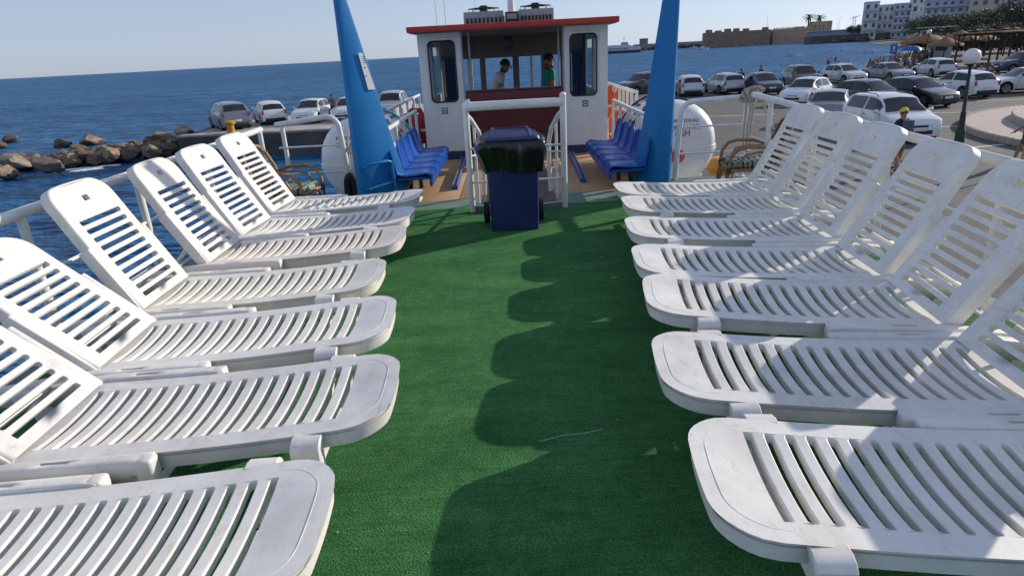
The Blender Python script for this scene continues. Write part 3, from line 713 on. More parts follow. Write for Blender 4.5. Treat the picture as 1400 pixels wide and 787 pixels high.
# ------------------------------------------------------------------ wheelhouse
YW = 10.6; WX0, WX1, OX0, OX1, ZR, ZF = -1.42, 1.60, -.715, .88, 1.985, -.15
wh = thing('wheelhouse', 'small white ferry wheelhouse with red roof edge and two tall side windows', 'wheelhouse')
wins = [(-1.265, -.835, .935, 1.865), (.995, 1.425, .925, 1.86)]
panel(rect(WX0, OX0, .14, ZR), [rrect(*wins[0], .07)], YW, YW+.06, M_['white_paint'], 'front_panel', wh)
panel(rect(OX1, WX1, .14, ZR), [rrect(*wins[1], .07)], YW, YW+.06, M_['white_paint'], 'front_panel', wh)
for x0, x1 in ((WX0, OX0), (OX1, WX1)):      # dark blue plinth
    MB().box(((x0+x1)/2, YW+.034, .068), (x1-x0-.006, .06, .136)).build('plinth', M_['ink_blue'], wh)
for k, (x0, x1, z0, z1) in enumerate(wins):
    lp = rrect(x0+.004, x1-.004, z0+.004, z1-.004, .068, 6)
    fr = MB().tube([(x, YW-.006, z) for x, z in lp], .014, 6, closed=True).build('window', M_['black'], wh)
    MB().tube([(x, YW-.001, z) for x, z in rrect(x0-.045, x1+.045, z0-.045, z1+.045, .06, 4)], .006, 5, closed=True).build('frame', M_['white_paint'], fr)
    b = MB(); b.add([(x, YW+.03, z) for x, z in lp], [list(range(len(lp)))], 0, False); b.build('pane', M_['glass_dark'], fr)
    xs0, xs1 = ((x1-.20, x1+.03) if k == 0 else (x0+.05, x0+.27))
    rows = [[(xs0+(xs1-xs0)*i/24, YW+.16+.022*math.sin(i*1.7)+.006*math.sin(i*4.1+z), z) for i in range(25)] for z in (z0-.15, z0+.3, z0+.6, z1+.08)]
    MB().grid(rows).build('curtain', M_['curtain'], fr)
    sg = MB(); sx, sz = ((-1.075, .80) if k == 0 else (1.235, .80))
    sg.box((sx, YW-.004, sz), (.098, .008, .098)); sgo = sg.build('muster_sign', M_['sign_green'], wh)
    b = MB()
    b.tube([(sx+.026*math.cos(a), YW-.009, sz+.026*math.sin(a)) for a in [2*math.pi*i/16 for i in range(16)]], .0065, 4, closed=True)
    for q in range(4):
        a = q*math.pi/2+math.pi/4; c, s_ = math.cos(a), math.sin(a)
        b.add([(sx+.046*c, YW-.0095, sz+.046*s_), (sx+.034*c-.009*s_, YW-.0095, sz+.034*s_+.009*c), (sx+.034*c+.009*s_, YW-.0095, sz+.034*s_-.009*c)], [[0, 1, 2]], 0, False)
    b.build('arrow_mark', M_['sign_white'], sgo)
for k, X in enumerate((WX0, WX1)):
    d = .06 if k == 0 else -.06
    panel(rect(YW+.062, 13.58, ZF, ZR), [rrect(11.0, 11.9, .95, 1.8, .06), rrect(12.15, 13.3, .95, 1.8, .06)], X, X+d, M_['white_paint'], 'side_wall', wh, 'X')
# far wall with its row of windows: sill, header and pillars
YF = 13.6
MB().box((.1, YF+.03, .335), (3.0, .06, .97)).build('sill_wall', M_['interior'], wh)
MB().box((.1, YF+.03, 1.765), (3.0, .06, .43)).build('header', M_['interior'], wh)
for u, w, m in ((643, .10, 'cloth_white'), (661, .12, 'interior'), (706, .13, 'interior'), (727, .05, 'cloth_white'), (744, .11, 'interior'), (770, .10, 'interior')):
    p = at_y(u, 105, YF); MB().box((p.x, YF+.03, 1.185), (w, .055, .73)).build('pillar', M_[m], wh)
for sx in (-1.25, 1.45): MB().box((sx, YF+.03, 1.185), (.25, .055, .73)).build('pillar', M_['white_paint'], wh)
b = MB(); b.box((.1, 12.08, 2.035), (3.25, 3.66, .085), bev=.012)
rf = b.build('roof', M_['red_paint'], wh)
MB().box((.1, 12.08, 1.988), (3.18, 3.56, .010)).build('soffit', M_['interior'], rf)
MB().box((.1, 12.1, ZF-.02), (2.93, 2.96, .04)).build('floor', M_['brown_board'], wh)
MB().box((.0825, YW+.03, .945), (OX1-OX0-.01, .07, .25), bev=.01).build('counter_front', M_['maroon'], wh)
MB().box((.0825, YW+.035, 1.082), (OX1-OX0-.01, .13, .022), bev=.006).build('counter_top', M_['brown_board'], wh)
MB().box((.0825, YW+.20, .45), (OX1-OX0+.2, .03, .74)).build('lower_board', M_['maroon'], wh)
MB().box((.0825, YW+.165, .16), (OX1-OX0-.02, .03, .36)).build('kick_board', M_['brown_board'], wh)
for X in (OX0-.012, OX1+.012): MB().box((X, YW-.006, 1.06), (.024, .02, 1.84)).build('door_frame', M_['alu'], wh)
for X in (OX0+.10, OX1-.055): MB().tube([(X, YW+.12, 1.09), (X, YW+.12, 1.97)], .016, 8).build('stanchion', M_['alu'], wh)
b = MB(); b.box((.03, 11.6, 1.80), (.16, .12, .20), bev=.02); b.build('ceiling_speaker', M_['black'], wh)
# console under the far windows with its instruments
con = thing('helm_console', 'grey helm console with dark instruments below the wheelhouse windows', 'console', (.1, 13.2, ZF))
MB().box((0, 0, .45), (2.2, .5, .9), bev=.03).build('cabinet', M_['interior'], con)
for x, w, h in ((-.55, .18, .10), (.02, .20, .16), (.30, .22, .18), (.62, .18, .14), (.85, .2, .22)):
    MB().box((x-.1, -.05, .9+h/2), (w, .14, h), bev=.015).build('instrument', M_['black'], con)
MB().tube([(-.32, -.1, .9), (-.31, -.1, 1.22), (-.30, -.1, 1.28)], [.008, .008, .022], 8).build('microphone', M_['black'], con)

# on the roof
def condenser(x, label, w):
    t = thing('condenser_unit', label, 'air conditioner', (x, 11.3, 2.078), group='cooling units on the wheelhouse roof')
    MB().box((0, 0, .105), (w, .42, .21), bev=.012).build('casing', M_['alu'], t)
    b = MB()
    for i in range(9): b.box((-w/2+.06+i*(w-.12)/8, -.215, .07), (.034, .012, .085))
    for i in range(1): pass
    lv = b.build('louvre', M_['dark'], t)
    b = MB()
    for r in (.08, .15, .22): b.tube([(r*1.15*math.cos(a), r*.85*math.sin(a), .285-.1*r) for a in [2*math.pi*i/20 for i in range(20)]], .006, 5, closed=True)
    for i in range(8): a = i*math.pi/4; b.tube([(.04*math.cos(a), .03*math.sin(a), .285), (.25*math.cos(a), .19*math.sin(a), .262), (.25*math.cos(a), .19*math.sin(a), .21)], .006, 5)
    b.build('fan_guard', M_['dark'], t); MB().lathe([(.07, .22), (.07, .30), (.05, .31)], 12).build('fan_motor', M_['dark'], t)
condenser(-.36, 'left grey condenser unit with dark fan guard on the red roof', .66)
condenser(.50, 'right grey condenser unit with dark fan guard on the red roof', .58)
t = thing('floodlight', 'small square black floodlight between the two condenser units', 'floodlight', (.10, 10.95, 2.078))
MB().box((0, 0, .09), (.22, .10, .17), bev=.012).build('housing', M_['black'], t); MB().box((0, -.054, .105), (.16, .006, .08), bev=.002).build('lens', M_['alu'], t)
MB().tube([(-.125, 0, 0), (-.125, 0, .12)], .01, 6).build('bracket', M_['black'], t)
t = thing('signal_mast', 'white tapered pole rising from the middle of the wheelhouse roof', 'mast', (.10, 11.9, 2.078))
MB().tube([(0, 0, 0), (0, 0, 1.6), (0, 0, 3.2)], [.062, .045, .03], 12).build('pole', M_['rail'], t); MB().lathe([(.10, 0), (.10, .02), (.06, .03)], 12).build('base_flange', M_['alu'], t)
for i, (u, ln) in enumerate(((610, 1.2), (598, 1.0), (652, .9))):
    p = at_y(u, 36, 12.4); o = MB().tube([(p.x, 12.4, 2.07), (p.x-.02, 12.4, 2.07+ln)], [.006, .003], 5).build('whip_antenna', M_['alu'])
    tag(o, ['thin tall whip antenna left of the condenser units', 'leftmost thin whip antenna on the wheelhouse roof', 'thin antenna wire just behind the left condenser unit'][i], 'antenna', 'thin antennas on the wheelhouse roof')

# ------------------------------------------------------------------ companionway rail, floor channels
t = thing('companionway_rail', 'white tubular guard rail round the stair opening behind the blue bin', 'guard rail', (.04, 6.78, 0))
XL, XR = -.51, .515
MB().tube([(XL, 0, .0), (XL, 0, 1.13)] + arc((XL+.05, 0, 1.13), .05, math.pi, math.pi/2, 4, (1, 0, 0), (0, 0, 1))[1:] , .034, 12).build('post', M_['rail'], t)
MB().tube([(XR, 0, .0), (XR, 0, 1.20)], .034, 12).build('post', M_['rail'], t); MB().ball((XR, 0, 1.20), .036).build('post_cap', M_['rail'], t)
MB().tube([(XL, -.0, 1.135), (XR, 0, 1.135)], .047, 14).build('top_bar', M_['rail'], t)
for z in (.34, .70): MB().tube([(XL, 0, z), (XL+.08, -.03, z), (XR-.08, -.03, z), (XR, 0, z)], .013, 8).build('cross_bar', M_['rail'], t)
for X, s in ((XL, 1), (XR, -1)):
    MB().tube([(X, .02, 1.05), (X+s*.03, .25, .98), (X+s*.09, .62, .80), (X+s*.115, .80, .62), (X+s*.115, .86, .40), (X+s*.10, .86, .0)], .027, 10).build('handrail', M_['rail'], t)
    MB().tube([(X, .03, .62), (X+s*.115, .84, .50)], .012, 6).build('brace', M_['rail'], t)
    MB().tube([(X+s*.05, .42, .0), (X+s*.05, .42, .88)], .016, 8).build('post', M_['rail'], t)
pts = [(XL+(XR-XL)*i/16, -.10*math.sin(math.pi*i/16)) for i in range(17)]
b = MB(); b.grid([[(x, y, .012), (x, y, .075), (x, y+.008, .075), (x, y+.008, .012)] for x, y in pts], smooth=False); b.build('toe_board', M_['deck_edge'], t)
MB().tube([(x, y+.004, .078) for x, y in pts], .007, 6).build('toe_board_lip', M_['rail'], t)
b = MB(); b.box((.06, 8.3, .012), (.86, 2.6, .012)); o = b.build('stair_mat', mat('stair_mat', (.15, .115, .09), .85, var=.4, vscale=6, bump=.3, bscale=90)); tag(o, 'flat grey brown mat on the tan deck inside the white guard rail', 'mat')
def channel(x0, y0, x1, y1, label):
    t = thing('floor_channel', label, 'floor rail', ((x0+x1)/2, (y0+y1)/2, 0), group='steel floor channels on the tan deck')
    L_ = math.hypot(x1-x0, y1-y0); t.rotation_euler = (0, 0, math.atan2(y1-y0, x1-x0)-math.pi/2)
    MB().box((0, 0, .030), (.07, L_, .052), bev=.004).build('base', M_['bench_blue'], t)
    for s in (-1, 1): MB().box((s*.028, 0, .068), (.012, L_, .022), bev=.002).build('flange', M_['steel'], t)
channel(-.77, 8.05, -.80, 10.35, 'left steel floor channel running to the wheelhouse wall')
channel(.91, 8.1, .97, 10.4, 'right steel floor channel running to the wheelhouse wall')

# ------------------------------------------------------------------ wheelie bin with a liner bag
t = thing('wheelie_bin', 'dark blue wheelie bin with a black liner bag folded over its rim', 'bin', (-.01, 6.10, .012), R(2))
b = MB(); rows = []
def binrow(z, hx, y0, y1, r=.035):
    return [(x, y, z) for x, y in [(p[0], p[1]) for p in rrect(-hx, hx, y0, y1, r, 3)]]
for z, k in ((0, 0), (.015, .01), (.40, .4), (.80, .92), (.82, 1.0), (.83, 1.06), (.855, 1.06)):
    rows.append(binrow(z, .232+.022*k, -.20-.05*k, .19+.06*k))
b.grid(rows, wrap=True); b.add(rows[0], [list(range(len(rows[0])))[::-1]], 0, False)
b.build('body', M_['bin_blue'], t, angle=50)
b = MB()
for z0, z1, x0, x1 in ((.505, .520, -.12, .12), (.715, .730, -.12, .12)): b.box((0, -.243+.0-.02*((z0-.5)), (z0+z1)/2), (x1-x0, .014, z1-z0))
for x in (-.113, .113): b.box((x, -.2455, .6175), (.014, .014, .196))
b.build('front_emblem_frame', M_['bin_blue'], t)
b = MB()
for x, z, w, h in ((-.035, .61, .014, .10), (.03, .60, .014, .08), (0, .555, .08, .012), (-.015, .665, .05, .012), (.045, .66, .012, .06)): b.box((x, -.2465, z), (w, .010, h))
b.build('front_emblem', M_['bin_blue'], t)
b = MB()
rows = [[(x, y, z) for x, y in rrect(-hx, hx, y0, y1, .05, 4)] for z, hx, y0, y1 in ((.858, .265, -.27, .27), (.875, .268, -.275, .272), (.905, .255, -.262, .262), (.925, .215, -.21, .23), (.932, .12, -.12, .15))]
b.grid(rows, wrap=True); b.add(rows[-1], [list(range(len(rows[-1])))], 0, False); b.build('lid', M_['bin_blue'], t, angle=40)
b = MB(); b.tube([(-.24, -.285, .885), (.24, -.285, .885)], .016, 8)
for x in (-.17, .17): b.tube([(x, -.27, .90), (x, -.1, .945), (x, .22, .94)], .014, 6)
b.tube([(-.17, .30, .92), (.17, .30, .92)], .015, 8); b.build('lid_handle', M_['bin_blue'], t)
for s in (-1, 1):
    w = MB().lathe([(.03, -.03), (.10, -.03), (.105, -.015), (.105, .015), (.10, .03), (.03, .03)], 24, 0, Matrix.Translation((s*.275, .20, .105)) @ Matrix.Rotation(math.pi/2, 4, 'Y')).build('wheel', M_['rubber'], t)
    MB().lathe([(.05, -.034), (.052, 0), (.05, .034)], 16, 0, Matrix.Translation((s*.275, .20, .105)) @ Matrix.Rotation(math.pi/2, 4, 'Y')).build('hub', M_['alu'], w)
MB().tube([(-.30, .20, .105), (.30, .20, .105)], .012, 8).build('axle', M_['steel'], t)
b = MB(); rows = []; n = 128
for j, (z, o_) in enumerate(((.862, -.012), (.885, .02), (.880, .06), (.85, .085), (.80, .085), (.74, .070), (.68, .050), (.62, .036), (.575, .026))):
    row = []
    for i in range(n):
        q = 2*math.pi*i/n; c, s_ = math.cos(q), math.sin(q)
        k = 1/max(abs(c), abs(s_))**.75
        pl = noise.noise(Vector((c*9, s_*9, 7+j*.10)))*.022 + noise.noise(Vector((c*22, s_*22, 3+j*.2)))*.005
        nx = noise.noise(Vector((c*1.6, s_*1.6, j*.2)))*.030 + pl*(.25+j/8)
        dz = noise.noise(Vector((c*1.4+3, s_*1.4, 1)))*.06*max(0, (j-3)/5) + pl*.5*(j > 4)
        side = .010*abs(c)
        rr = o_ + (nx+side)*min(1, j/3)
        row.append((c*k*(.248+rr), s_*k*(.235+rr), z+dz))
    rows.append(row)
b.grid(rows, wrap=True); bag = b.build('liner_bag', M_['bag'], t, angle=180)
sm = bag.modifiers.new('sub', 'SUBSURF'); sm.levels = sm.render_levels = 1

# ------------------------------------------------------------------ railings
def railing(name, label, top, posts, zlow=(.55,), cat='railing', r=.034, zb=0.0, group=None, pr=.028, lowr=.012):
    t = thing(name, label, cat, (top[0][0], top[0][1], zb), group=group); o0 = Vector((top[0][0], top[0][1], zb))
    T = [Vector(p)-o0 for p in top]
    MB().tube(T, r, 12).build('top_rail', M_['rail'], t)
    for (x, y, z) in posts:
        MB().tube([Vector((x, y, zb))-o0, Vector((x, y, z))-o0], pr, 10).build('post', M_['rail'], t)
        MB().lathe([(.055, 0), (.055, .012), (pr, .014)], 12, 0, Matrix.Translation(Vector((x, y, zb))-o0)).build('post_foot', M_['rail'], t)
    for zl in zlow:
        MB().tube([Vector((p[0], p[1], zb+zl))-o0 for p in top if p[2] > zb+zl], lowr, 8).build('lower_rail', M_['rail'], t)
    return t
def lerp3(a, c, k): return tuple(a[i]+(c[i]-a[i])*k for i in range(3))
LT = [(-2.75, -1.5, .90), (-2.79, 1.6, .91), (-2.835, 3.4, .925), (-2.92, 6.0, .93), (-2.96, 7.55, .94)]
railing('side_railing', 'white tube railing behind the left row of loungers above the sea', LT, [(-2.775, 1.1, .90), (-2.80, 2.3, .91), (-2.84, 3.5, .92), (-2.88, 4.75, .925), (-2.92, 6.0, .925), (-2.955, 7.5, .93)])
RT = [(2.79, -1.5, .885), (2.81, 1.6, .89), (2.835, 3.4, .91), (2.87, 5.8, .975), (2.90, 7.7, 1.035)]
railing('side_railing', 'white tube railing behind the right row of loungers above the quay', RT, [(2.80, 1.1, .885), (2.815, 2.3, .89), (2.835, 3.55, .91), (2.85, 4.75, .94), (2.87, 6.0, .975), (2.89, 7.15, 1.01)])
def corner(x0, x1, y, z0, z1):
    s = 1 if x1 > x0 else -1
    return [(x0, y, z0), (x1-s*.14, y, z1)] + [(x1-s*.14+s*.14*math.sin(R(a)), y, z1-.14+.14*math.cos(R(a))) for a in (25, 50, 75, 90)] + [(x1+s*.02, y, .6), (x1+s*.05, y, .0)]
railing('cross_railing', 'white cross railing with rounded corner in front of the left life raft', corner(-2.94, -2.15, 8.0, .94, 1.01), [(-2.86, 8.0, .94)], (.33, .66))
railing('cross_railing', 'white cross railing with rounded corner in front of the right life raft', corner(3.03, 2.13, 8.0, .99, .965), [(2.93, 8.0, .98)], (.33, .66))
# low rails behind the two benches, and the rails along the foredeck
def flat_rail(label, x, y0, y1, z, n, zl=(.42,), zb=0.0, grp=None, w=.05):
    t = thing('bench_railing' if zb == 0 else 'foredeck_railing', label, 'railing', (x, y0, zb), group=grp)
    MB().box((0, (y1-y0)/2, z-zb), (w, y1-y0, .045), bev=.008).build('top_rail', M_['rail'], t)
    for i in range(n):
        MB().box((0, (y1-y0)*i/(n-1)*.985+.02, (z-zb)/2-.012), (.04, .05, z-zb-.024)).build('post', M_['rail'], t)
    for q in zl: MB().tube([(0, 0, q), (0, y1-y0, q)], .012, 8).build('lower_rail', M_['rail'], t)
flat_rail('white flat railing behind the left row of blue seats', -1.52, 7.75, 10.35, .84, 5)
flat_rail('white flat railing behind the right row of blue seats', 1.66, 7.75, 10.4, .84, 5)
flat_rail('white foredeck railing left of the wheelhouse', -2.0, 10.0, 14.4, .86, 6, (1.7, 2.0), -1.5)
flat_rail('white foredeck railing right of the wheelhouse', 2.0, 10.2, 14.2, .96, 11, (1.7, 2.1), -1.5)

# ------------------------------------------------------------------ rows of blue seats
def shell_mesh():
    prof = [(.415, .385), (.42, .41), (.405, .432), (.36, .44), (.24, .425), (.12, .418), (.055, .425), (.02, .455), (-.01, .52), (-.032, .61), (-.050, .71), (-.056, .755)]
    n = 13; rows = []
    for k, (d, z) in enumerate(prof):
        w = .205
        if k >= 9: w = .205 - (.008, .035, .10)[k-9]
        row = []
        for i in range(n):
            u = -1+2*i/(n-1); bulge = .018*(abs(u)**3)*(1 if 2 < k < 7 else 0)
            row.append((d+(.02*abs(u)**3 if k > 7 else 0), u*w, z+bulge-(.02*abs(u)**4 if k == len(prof)-1 else 0)))
        rows.append(row)
    b = MB(); b.grid(rows); me = b.mesh('seat_shell', M_['bench_blue'], angle=60)
    bm = bmesh.new(); bm.from_mesh(me); bmesh.ops.solidify(bm, geom=bm.faces[:], thickness=.016); bmesh.ops.recalc_face_normals(bm, faces=bm.faces[:]); bm.to_mesh(me); bm.free()
    for p in me.polygons: p.use_smooth = True
    me.set_sharp_from_angle(angle=R(50))
    return me
SH = shell_mesh()
def bench(label, x, y0, s):
    t = thing('seat_row', label, 'bench', (x, y0+1.15, -.06), 0 if s > 0 else math.pi, group='rows of moulded blue seats')
    for i in range(5):
        o = link('seat', SH, t); o.location = (0, -.90+.45*i, 0)
        b = MB(); b.box((.40, 0, .34), (.03, .42, .09), bev=.008); b.box((.2, 0, .392), (.38, .42, .03)); m = b.build('apron', M_['bench_blue'], o)
    MB().box((.12, 0, .34), (.06, 2.2, .05)).build('beam', M_['dark'], t)
    for y in (-.85, 0, .85): MB().box((.12, y, .19), (.05, .05, .25)).build('leg', M_['dark'], t)
    b = MB(); b.box((-.02, -1.14, .40), (.12, .014, .20), bev=.004); b.box((.2, -1.14, .39), (.40, .014, .09), bev=.004)
bench('left row of five shiny blue plastic seats facing the stair rail', -1.36, 7.15, 1)
bench('right row of five blue plastic seats in shade beside the wheelhouse', 1.50, 7.0, -1)

# ------------------------------------------------------------------ leaning blue portal posts
def portal(label, cx, s, w0, w1, dep, lean):
    t = thing('portal_post', label, 'post', (cx, 6.95, 0), group='blue tapered portal posts')
    e1 = Vector((s*.74, .67, 0)).normalized(); nn = Vector((s*.67, -.74, 0)); e2 = -Vector((nn.x, nn.y, 0)).normalized()
    e2 = Vector((-s*.67, .74, 0)).normalized()
    b = MB(); rows = []
    for z in (0, .5, 1.1, 1.7, 2.3, 2.9):
        w = w0+(w1-w0)*min(1, z/2.3) if z <= 2.3 else w1; d = dep*(1-.22*z); r = .018
        pts = []
        P0 = Vector((lean*z, 0, z)); A = P0; B = P0+e1*w; C = B+e2*d; D = P0+e2*d
        for q, (dx, dy) in ((A, (1, 1)), (B, (-1, 1)), (C, (-1, -1)), (D, (1, -1))):
            o1 = e1*dx*r; o2 = e2*dy*r
            if (q is A) or (q is C): pts += [q+o2, q+(o1+o2)*.3, q+o1]
            else: pts += [q+o1, q+(o1+o2)*.3, q+o2]
        rows.append(pts)
    b.grid(rows, wrap=True); b.add(rows[-1], [list(range(12))], 0, False); b.add(rows[0], [list(range(12))], 0, False)
    b.build('column', M_['mast_blue'], t, angle=35)
    MB().box((e1.x*w0/2+e2.x*dep/2, e1.y*w0/2+e2.y*dep/2, .01), (w0+.1, dep+.12, .02), rz=math.atan2(e1.y, e1.x)).build('base_plate', M_['mast_blue'], t)
    return t, e1, e2
tl, e1, e2 = portal('left sunlit blue portal post with a white notice on its face', -1.72, 1, .68, .12, .12, .000)
nl = -e2
def face(u, z, o=0.0): return Vector((.008*z, 0, 0)) + e1*u + Vector((0, 0, z)) + nl*o
b = MB(); q = [(.235, 1.34), (.325, 1.34), (.215, 1.72), (.165, 1.72)]
b.add([face(u, z, .004) for u, z in q]+[face(u, z, .0005) for u, z in q], [[0, 1, 2, 3]]+[[i, (i+1) % 4, 4+(i+1) % 4, 4+i] for i in range(4)], 0, False); nt_ = b.build('notice', M_['sign_white'], tl)
b = MB()
for z, w in ((1.655, .022), (1.635, .03), (1.615, .022), (1.595, .03), (1.545, .02), (1.46, .022)):
    b.add([face(.215, z+.02, .0055), face(.215+w, z+.02, .0055), face(.215+w, z+.028, .0055), face(.215, z+.028, .0055)], [[0, 1, 2, 3]], 0, False)
b.build('print', M_['dark'], nt_)
MB().tube([face(.04, .50, .0), face(.04, .53, .05), face(.08, .555, .07), face(.34, .565, .07), face(.38, .545, .07), face(.40, .30, .07), face(.42, .05, .06)], .019, 8).build('step_handle', M_['mast_blue'], tl)
MB().tube([face(.05, .27, .0), face(.06, .285, .06), face(.39, .32, .07)], .015, 8).build('step_rung', M_['mast_blue'], tl)
portal('right shaded blue portal post beside the life raft', 1.72, -1, .47, .16, .095, .022)
t = thing('tyre_fender', 'dark worn rubber fender hanging at the foot of the left blue post', 'fender', (-1.93, 7.35, .20))
b = MB(); b.tube([(.045*math.cos(a), .02, .17*math.sin(a)) for a in [2*math.pi*i/28 for i in range(28)]], .05, 10, closed=True); b.build('casing', M_['rubber'], t)
MB().tube([(0, .02, .2), (-.02, .2, .5), (-.05, .44, .66)], .008, 6).build('lashing', M_['rope'], t)

# ------------------------------------------------------------------ life raft canisters
def raft(label, cx, s):
    t = thing('life_raft', label, 'life raft', (cx, 8.35, 0), group='white life raft canisters')
    zc, r, Ln = .375, .57, 1.65
    def half(z0, z1, rr, name):
        prof = [(.02, 0), (rr*.55, .012), (rr*.80, .05), (rr*.93, .12), (rr, .24), (rr, Ln-.24), (rr*.93, Ln-.12), (rr*.8, Ln-.05), (.02, Ln)]
        b = MB(); n = 18; rows = []
        for d, y in prof: rows.append([(d*math.cos(z0+(z1-z0)*i/n), y, zc+d*math.sin(z0+(z1-z0)*i/n)) for i in range(n+1)])
        b.grid(rows); return b.build(name, M_['raft'], t, angle=50)
    up = half(R(-4), R(184), r, 'upper_shell'); half(R(184), R(356), r*1.012, 'lower_shell')
    b = MB(); rr = r+.022; pts = []
    lp = [(rr*.98, .22), (rr*.9, .10), (rr*.74, .03), (rr*.5, -.012), (0, -.016), (-rr*.5, -.012), (-rr*.74, .03), (-rr*.9, .10), (-rr*.98, .22), (-rr*.99, Ln-.22), (-rr*.7, Ln), (rr*.7, Ln), (rr*.99, Ln-.22)]
    rows = [[(x, y, zc-.085), (x, y, zc-.02), (x*.95, y*.95+.03, zc-.018), (x*.95, y*.95+.03, zc-.087)] for x, y in lp]
    b.grid(rows+[rows[0]], wrap=True, smooth=False); b.build('seam_flange', M_['raft'], t)
    for y in (.42, Ln-.42): MB().tube([((r+.012)*math.cos(a), y, zc+(r+.012)*math.sin(a)) for a in [2*math.pi*i/36 for i in range(36)]], .014, 6, closed=True).build('strap', M_['teal'] if s < 0 else M_['ink_blue'], t)
    for y in (.35, Ln-.35):
        b = MB(); b.box((0, y, -.10), (.9, .06, .06), bev=.01)
        for q in (-.40, .40): b.box((q, y, .02), (.05, .05, .22))
        b.build('cradle', M_['rail'], t)
    for k in range(6):     # printed instructions along the barrel
        b = MB(); a = R(70-k*6 if s > 0 else 78-k*6) if s > 0 else R(52-k*8)
        for j in range(4):
            aa = R(162-k*13) if s > 0 else R(18+k*12); y0 = .42+j*.2+.03*k
            if (k+j) % 4 == 0: continue
            q = []
            for da, yy in ((0, y0), (0, y0+.13), (R(5), y0+.13), (R(5), y0)): q.append(((r+.003)*math.cos(aa+da), yy, zc+(r+.003)*math.sin(aa+da)))
            b.add(q, [[0, 1, 2, 3]], 0, False)
        if b.v: b.build('print', M_['ink_red' if k % 3 == 1 else 'ink_blue'], up)
    for txt, z, sz, m in (('P/S PORTOKALI', .30, .062, 'ink_blue'), ('HRAKLIO LO274', .225, .062, 'ink_blue'), ('CSM', .12, .105, 'ink_red')):
        me = text_mesh(txt, sz); me.materials.append(M_[m])
        xo = .06*s
        for v in me.vertices:      # the lettering follows the domed end
            x, h = v.co.x+xo, z+v.co.y; d = math.hypot(x, h)/r
            yy = 0
            P_ = [(.02/r, 0), (.55, .012), (.80, .05), (.93, .12), (1, .24)]
            for (a0, b0), (a1, b1) in zip(P_, P_[1:]):
                if a0 <= d <= a1: yy = b0+(b1-b0)*(d-a0)/(a1-a0)
            v.co = Vector((x, yy-.006-v.co.z, zc+h))
        o = link('lettering', me, up)
    b = MB(); b.add([(-.22+.06*s, -.002, zc+.208), (.24+.06*s, -.002, zc+.208), (.24+.06*s, -.002, zc+.212), (-.22+.06*s, -.002, zc+.212)], [[0, 1, 2, 3]], 0, False); b.build('print', M_['ink_blue'], up)
    return t, zc
raft('left life raft canister in shade with a teal strap behind the blue post', -2.04, -1)
tr_, zc = raft('right life raft canister with a coral release float on its end', 2.19, 1)
fl = MB().lathe([(.02, -.02), (.075, -.02), (.095, 0), (.075, .02), (.02, .02)], 20, 0, Matrix.Translation((-.0, -.03, zc-.13)) @ Matrix.Rotation(math.pi/2, 4, 'X')).build('release_float', M_['coral'], tr_)
MB().ball((.01, -.05, zc-.13), .024).build('float_core', M_['black'], fl)
MB().tube([(.0, -.04, zc-.22), (-.05, -.03, zc-.34), (-.12, .0, zc-.47)], .006, 5).build('painter_line', M_['rope'], tr_)
# life jackets hung on the foredeck rails
def jacket(label, loc, rz, m, grp):
    t = thing('life_jacket', label, 'life jacket', loc, rz, group=grp)
    for s in (-1, 1): MB().box((s*.10, 0, -.28), (.17, .10, .52), bev=.04).build('front_pad', M_[m], t)
    MB().tube([(-.13, 0, -.06), (-.08, .02, .03), (.08, .02, .03), (.13, 0, -.06)], .05, 8).build('collar', M_[m], t)
    MB().box((0, -.052, -.30), (.38, .012, .04)).build('belt', M_['white_paint'], t)
for i, (u, v, Yv, m) in enumerate(((840, 130, 12.6, 'orange'), (852, 133, 12.2, 'orange'), (846, 165, 11.0, 'orange'))):
    p = at_y(u, v-8, Yv); jacket(['orange life jacket hung beside the right wall of the wheelhouse', 'second orange life jacket on the right foredeck rail, nearer the blue post', 'lower orange life jacket behind the right row of seats'][i], p, .3, m, 'life jackets hung on the foredeck')
for i, (u, v, Yv) in enumerate(((568, 160, 11.4), (560, 172, 11.0))):
    p = at_y(u, v-6, Yv); jacket(['dark red life jacket hung against the left side of the wheelhouse', 'lower dark red life jacket behind the left row of seats'][i], p, -.3, 'red_vinyl', 'life jackets hung on the foredeck')
# rope made fast on the corner of the right rail
t = thing('mooring_rope', 'pale rope knotted round the right rail corner with hanging ends', 'rope', (2.97, 7.9, .995))
b = MB()
for k in range(7):
    x = -.13+.035*k; b.tube([(x+.02*math.sin(q*2+k), .06*math.cos(q)+.02*math.sin(k), .06*math.sin(q)+.012*math.sin(k*2)) for q in [2*math.pi*i/14 for i in range(14)]], .013, 6, closed=True)
for k in range(4):
    b.tube([(.14*math.cos(q)*(.6+.1*k), .05*math.sin(q+k), .03+.05*math.sin(q)+.012*k) for q in [2*math.pi*i/16 for i in range(16)]], .012, 6, closed=True)
b.build('knot', M_['rope'], t)
for k, (x, l) in enumerate(((-.10, .62), (-.06, .66), (-.02, .58), (.12, .40))):
    MB().tube([(x, -.03, 0), (x+.012, -.05, -.15), (x+(.0 if k < 3 else .08), -.04, -l*.6), (x+.01+(0 if k < 3 else .14), -.04, -l)], .013, 6).build('hanging_end', M_['rope'], t)

